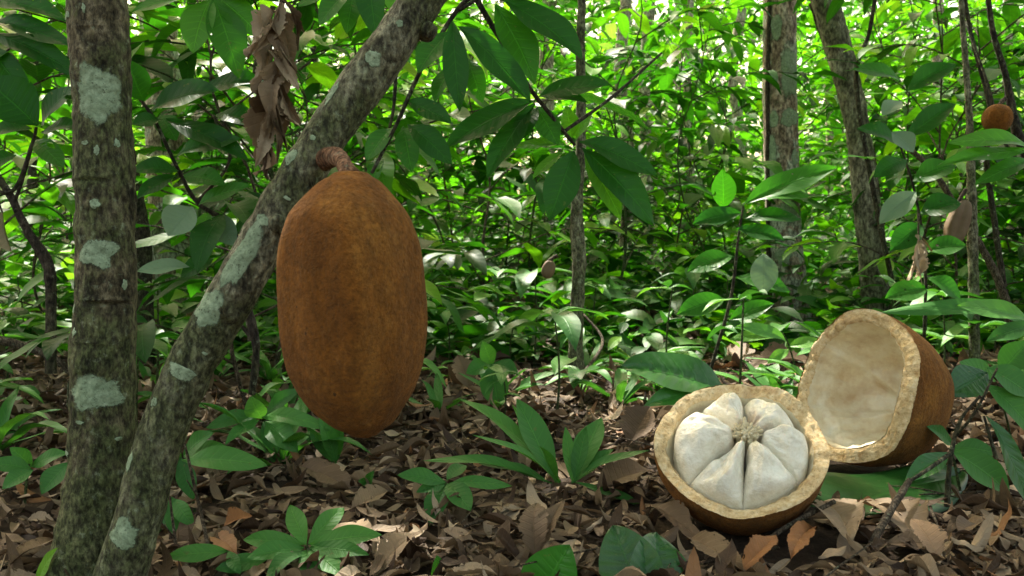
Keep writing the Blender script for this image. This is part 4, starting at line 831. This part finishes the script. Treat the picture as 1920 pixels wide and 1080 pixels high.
# ---------------------------------------------------------------- undergrowth saplings (prototypes, then copies)
def sapling_proto(idx, H, nb, q='lo', Lf=.21, tl=.08, thh=.95, mat='leaf'):
    root = empty('understory_sapling', (0, 0, 0)); T = Tubes(); A = Acc()
    lean = Vector((random.uniform(-.12, .12), random.uniform(-.12, .12), 1)); pts = [Vector((0, 0, -.03))]
    for i in range(1, 6): pts.append(lean * H * i / 5 + Vector((random.uniform(-.06, .06), random.uniform(-.06, .06), 0)) * H)
    T.add(pts, [.0035 + .0022 * H, .002], 22, 8, .15)
    sk = cr(pts, [1] * 6, 50)
    pos, dr, nr, Ls, tn = [], [], [], [], []
    for b_ in range(nb):
        f = .12 + .88 * (b_ + random.random()) / nb; p0 = sk[int(f * 50)][0]; az = b_ * 2.4 + random.uniform(-.5, .5)
        l = H * random.uniform(.22, .42) * (1.15 - .5 * f) + .12
        d = Vector((math.cos(az), math.sin(az), random.uniform(.15, .7))); e = p0 + d * l + Vector((0, 0, -.18 * l)); mdl = p0 + d * l * .5 + Vector((0, 0, .02))
        T.add([p0, mdl, e], [.004, .0018], 8, 5); bk = cr([p0, mdl, e], [1] * 3, 20)
        nl = random.randint(5, 10); base_t = random.uniform(tl, thh)
        for j in range(nl):
            g = .25 + .75 * j / (nl - 1); q0 = bk[int(g * 20)][0]; sgn = 1 if j % 2 else -1
            dd = (e - p0).normalized(); sd = dd.cross(Vector((0, 0, 1))).normalized() * sgn
            dv = (dd * (.5 + .8 * g) + sd * (1.2 - .8 * g) + Vector((0, 0, random.uniform(-.55, .15))))
            pos.append(q0); dr.append(dv); nr.append(Vector((random.uniform(-.25, .25), random.uniform(-.25, .25), 1))); Ls.append(Lf * random.uniform(.6, 1.25)); tn.append(min(1, max(0, base_t + random.uniform(-.2, .2))))
    n = len(pos); Ls = np.array(Ls)
    A.add(leaves(np.array(pos), np.array(dr), np.array(nr), Ls, Ls * rng.uniform(.3, .42, n), rng.uniform(.3, 1.1, n), rng.uniform(.1, .5, n), np.array(tn), q, wave=.6))
    link('stem', T.mesh('stem'), M['twig' if idx % 3 else 'stem'], root); link('foliage', A.mesh('foliage'), M[mat], root)
    return root
def herb_proto(idx, h, nl, L, mat='herb', blade=False):
    root = empty('understory_herb', (0, 0, 0)); T = Tubes(); T.add([Vector((0, 0, -.02)), Vector((.01, 0, h * .5)), Vector((0, .01, h))], [.003, .0018], 8, 6)
    pos, dr, nr, Ls, tn = [], [], [], [], []
    for j in range(nl):
        az = j * 2.4 + random.uniform(-.3, .3); z = h * (1 if j < nl * .6 else random.uniform(.35, .9)) if not blade else 0
        pos.append((0, 0, z)); dr.append((math.cos(az), math.sin(az), random.uniform(.1, .6) if not blade else random.uniform(.6, 2.2))); nr.append((0, 0, 1) if not blade else (-math.cos(az) * .5, -math.sin(az) * .5, .5)); Ls.append(L * random.uniform(.65, 1.2)); tn.append(random.uniform(.1, .9) if random.random() < .93 else 1.)
    Ls = np.array(Ls); n = len(Ls)
    me = mesh_np('foliage', *leaves(np.array(pos), np.array(dr), np.array(nr), Ls, Ls * (rng.uniform(.3, .42, n) if not blade else .14), rng.uniform(.5, 1.3, n), .35, np.array(tn), 'mid', wave=.6))
    link('stem', T.mesh('stem'), M['stem'], root); link('foliage', me, M[mat], root); return root
def copy_tree(o):
    c = o.copy(); COL.objects.link(c)
    for ch in o.children:
        d = ch.copy(); COL.objects.link(d); d.parent = c
    return c
used = set()
def place(proto, x, y, rz, s, label, cat, group):
    o = proto if proto.name not in used else copy_tree(proto)
    used.add(proto.name) if o is proto else None
    o.location = (x, y, gz(x, y)); o.rotation_euler = (0, 0, rz); o.scale = (s, s, s); return tag(o, label, cat, group)
SAP = [sapling_proto(i, random.uniform(1.2, 2.1), random.randint(10, 15), 'mid' if i < 4 else 'lo', .20, .1, 1.) for i in range(9)]
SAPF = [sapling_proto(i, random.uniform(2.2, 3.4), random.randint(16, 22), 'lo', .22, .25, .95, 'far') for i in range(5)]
HRB = [herb_proto(i, random.uniform(.06, .26), random.randint(5, 9), random.uniform(.09, .16)) for i in range(8)] 
BLD = [herb_proto(i, .03, random.randint(6, 11), random.uniform(.18, .3), blade=True) for i in range(3)]
def inview(x, y): return abs(x) < .6 * y + .4
def clear_path(x, y):                  # the little clearing in the middle, the fruit halves, and the camera's own space
    if y < 2.1: return True
    cx = (x / y) * F + 960
    if 700 < cx < 1250 and y < 3.7: return True
    if 1150 < cx and y < 2.9: return True
    return False
ns = 0
while ns < 66:
    y = 2.2 + 4.8 * random.random() ** .9; x = random.uniform(-1, 1) * (.62 * y + .3)
    if clear_path(x, y): continue
    cx = (x / y) * F + 960
    if 1360 < cx < 1700 and y < 4.9: continue
    if 230 < cx < 360 and y < 5: continue
    if 810 < cx < 1340 and y < 4.3: continue
    place(random.choice(SAP), x, y, random.uniform(0, 6.28), random.uniform(.75, 1.15), 'leafy green sapling in the dense undergrowth', 'sapling', 'leafy saplings filling the undergrowth'); ns += 1
for i in range(60):
    y = 6 + 8 * random.random(); x = random.uniform(-1, 1) * (.62 * y + .5)
    place(random.choice(SAPF), x, y, random.uniform(0, 6.28), random.uniform(.8, 1.3), 'tall sunlit sapling farther back in the forest', 'sapling', 'sunlit saplings farther back')
nh = 0
while nh < 298:
    y = 1.9 + 6. * random.random() ** 1.1; x = random.uniform(-1, 1) * (.6 * y + .2)
    cx = (x / y) * F + 960; py = 440 + CAMH * F / y
    if cx > 1130 and y < 2.3: continue
    if 650 < cx < 1250 and y < 2.7 and random.random() < .4: continue
    pr = random.choice(HRB if random.random() < .8 else BLD)
    place(pr, x, y, random.uniform(0, 6.28), random.uniform(.7, 1.3) * (1 + .06 * y), 'small green leafy herb growing out of the litter' if pr in HRB else 'small tuft of broad green blades growing out of the litter', 'herb' if pr in HRB else 'grass', 'small herbs scattered over the forest floor' if pr in HRB else 'small grass tufts over the forest floor'); nh += 1
for p in SAP + SAPF + HRB + BLD:
    if p.name not in used:
        for ch in list(p.children): bpy.data.objects.remove(ch)
        bpy.data.objects.remove(p)

# far wall of foliage: reads as one mass
def far():
    A = Acc(); ncl, per = 4600, 9
    y = 8 + 17 * rng.uniform(0, 1, ncl) ** .8; x = rng.uniform(-1, 1, ncl) * (y * .66 + 1); z = rng.uniform(0, 1, ncl) ** 1.0 * (y * .33 + 1.) + .4*0
    keep = np.array([noise.noise((a * .55, b_ * .3, c * .7)) > -.12 for a, b_, c in zip(x, y, z)])
    x, y, z = x[keep], y[keep], z[keep]; C = np.repeat(np.stack([x, y, z], -1), per, 0); k = len(C)
    th = rng.uniform(0, 6.283, k); D = np.stack([np.cos(th), np.sin(th), rng.uniform(-.8, .4, k)], -1)
    Nn = np.stack([rng.normal(0, .4, k), rng.normal(0, .4, k), np.ones(k)], -1); L = rng.uniform(.14, .3, k)
    base_t = np.repeat(rng.uniform(.0, .8, len(x)), per)
    A2 = A
    A.add(leaves(C + rng.normal(0, .09, (k, 3)), D, Nn, L, L * rng.uniform(.35, .5, k), rng.uniform(.3, 1., k), .3, np.clip(base_t + rng.uniform(-.1, .1, k), 0, 1), 'lo'))
    k = 24000
    y = rng.uniform(21, 27, k); x = rng.uniform(-1, 1, k) * (y * .66 + 1); z = rng.uniform(0, 1, k) ** 1.3 * 7.5 + .3
    keep = np.array([noise.noise((a * .35, b_ * .2, c * .5)) + .45 > c / 14 for a, b_, c in zip(x, y, z)]); x, y, z = x[keep], y[keep], z[keep]; k = len(x)
    th = rng.uniform(0, 6.283, k); D = np.stack([np.cos(th), np.sin(th), rng.uniform(-1.2, .4, k)], -1); L = rng.uniform(.35, .6, k)
    A.add(leaves(np.stack([x, y, z], -1), D, np.stack([rng.normal(0, .5, k), rng.normal(-.5, .5, k), np.ones(k)], -1), L, L * .5, .6, .3, rng.uniform(0, .6, k), 'lo'))
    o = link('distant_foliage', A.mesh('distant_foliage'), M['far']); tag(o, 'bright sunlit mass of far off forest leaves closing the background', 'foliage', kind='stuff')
    A = Acc(); k = 15000                                 # low green cover on the far floor
    y = 3.4 + 14 * rng.uniform(0, 1, k) ** 1.2; x = rng.uniform(-1, 1, k) * (y * .66 + .5); zz = np.array([gz(a, b_) for a, b_ in zip(x, y)]) + rng.uniform(.02, .45, k) * np.clip((y - 2.8) / 2, .3, 1)
    th = rng.uniform(0, 6.283, k); D = np.stack([np.cos(th), np.sin(th), rng.uniform(-.3, .6, k)], -1); L = rng.uniform(.1, .22, k)
    Nn = np.stack([rng.normal(0, .4, k), rng.normal(0, .4, k), np.ones(k)], -1)
    A.add(leaves(np.stack([x, y, zz], -1), D, Nn, L, L * .38, rng.uniform(.3, 1., k), .3, rng.uniform(0, .9, k), 'lo'))
    tag(link('ground_cover', A.mesh('ground_cover'), M['leaf']), 'low green leaf cover spreading over the far forest floor', 'ground cover', kind='stuff')
far()

# ---------------------------------------------------------------- light
SUN_EL, SUN_AZ = R(52), R(-22)          # azimuth measured from +Y towards +X
w = bpy.data.worlds.new('World'); scene.world = w; w.use_nodes = True
nt = w.node_tree; bg = nt.nodes['Background']; sky = nt.nodes.new('ShaderNodeTexSky'); sky.sky_type = 'NISHITA'; sky.sun_disc = False
sky.sun_elevation = SUN_EL; sky.sun_rotation = SUN_AZ; sky.dust_density = 6; sky.air_density = 1.; sky.ozone_density = .6
tn_ = nt.nodes.new('ShaderNodeMix'); tn_.data_type = 'RGBA'; tn_.blend_type = 'MULTIPLY'; tn_.inputs[0].default_value = 1; tn_.inputs[7].default_value = (1.0, .87, .62, 1)   # warm tint added over the sky to offset its blue light
nt.links.new(sky.outputs[0], tn_.inputs[6]); nt.links.new(tn_.outputs[2], bg.inputs[0]); bg.inputs[1].default_value = .15
sd = bpy.data.lights.new('sun', 'SUN'); sd.energy = 3.4; sd.angle = R(1.5); sd.color = (1, .95, .84)
so = bpy.data.objects.new('sun', sd); COL.objects.link(so)
dirv = Vector((math.sin(SUN_AZ) * math.cos(SUN_EL), math.cos(SUN_AZ) * math.cos(SUN_EL), math.sin(SUN_EL)))
so.rotation_euler = dirv.to_track_quat('Z', 'Y').to_euler(); so.location = (0, 0, 8)
vs = scene.view_settings; vs.view_transform = 'Standard'; vs.look = 'None'; vs.gamma = 1; vs.use_curve_mapping = False
vs.exposure = 2.3
scene.render.engine = 'CYCLES'
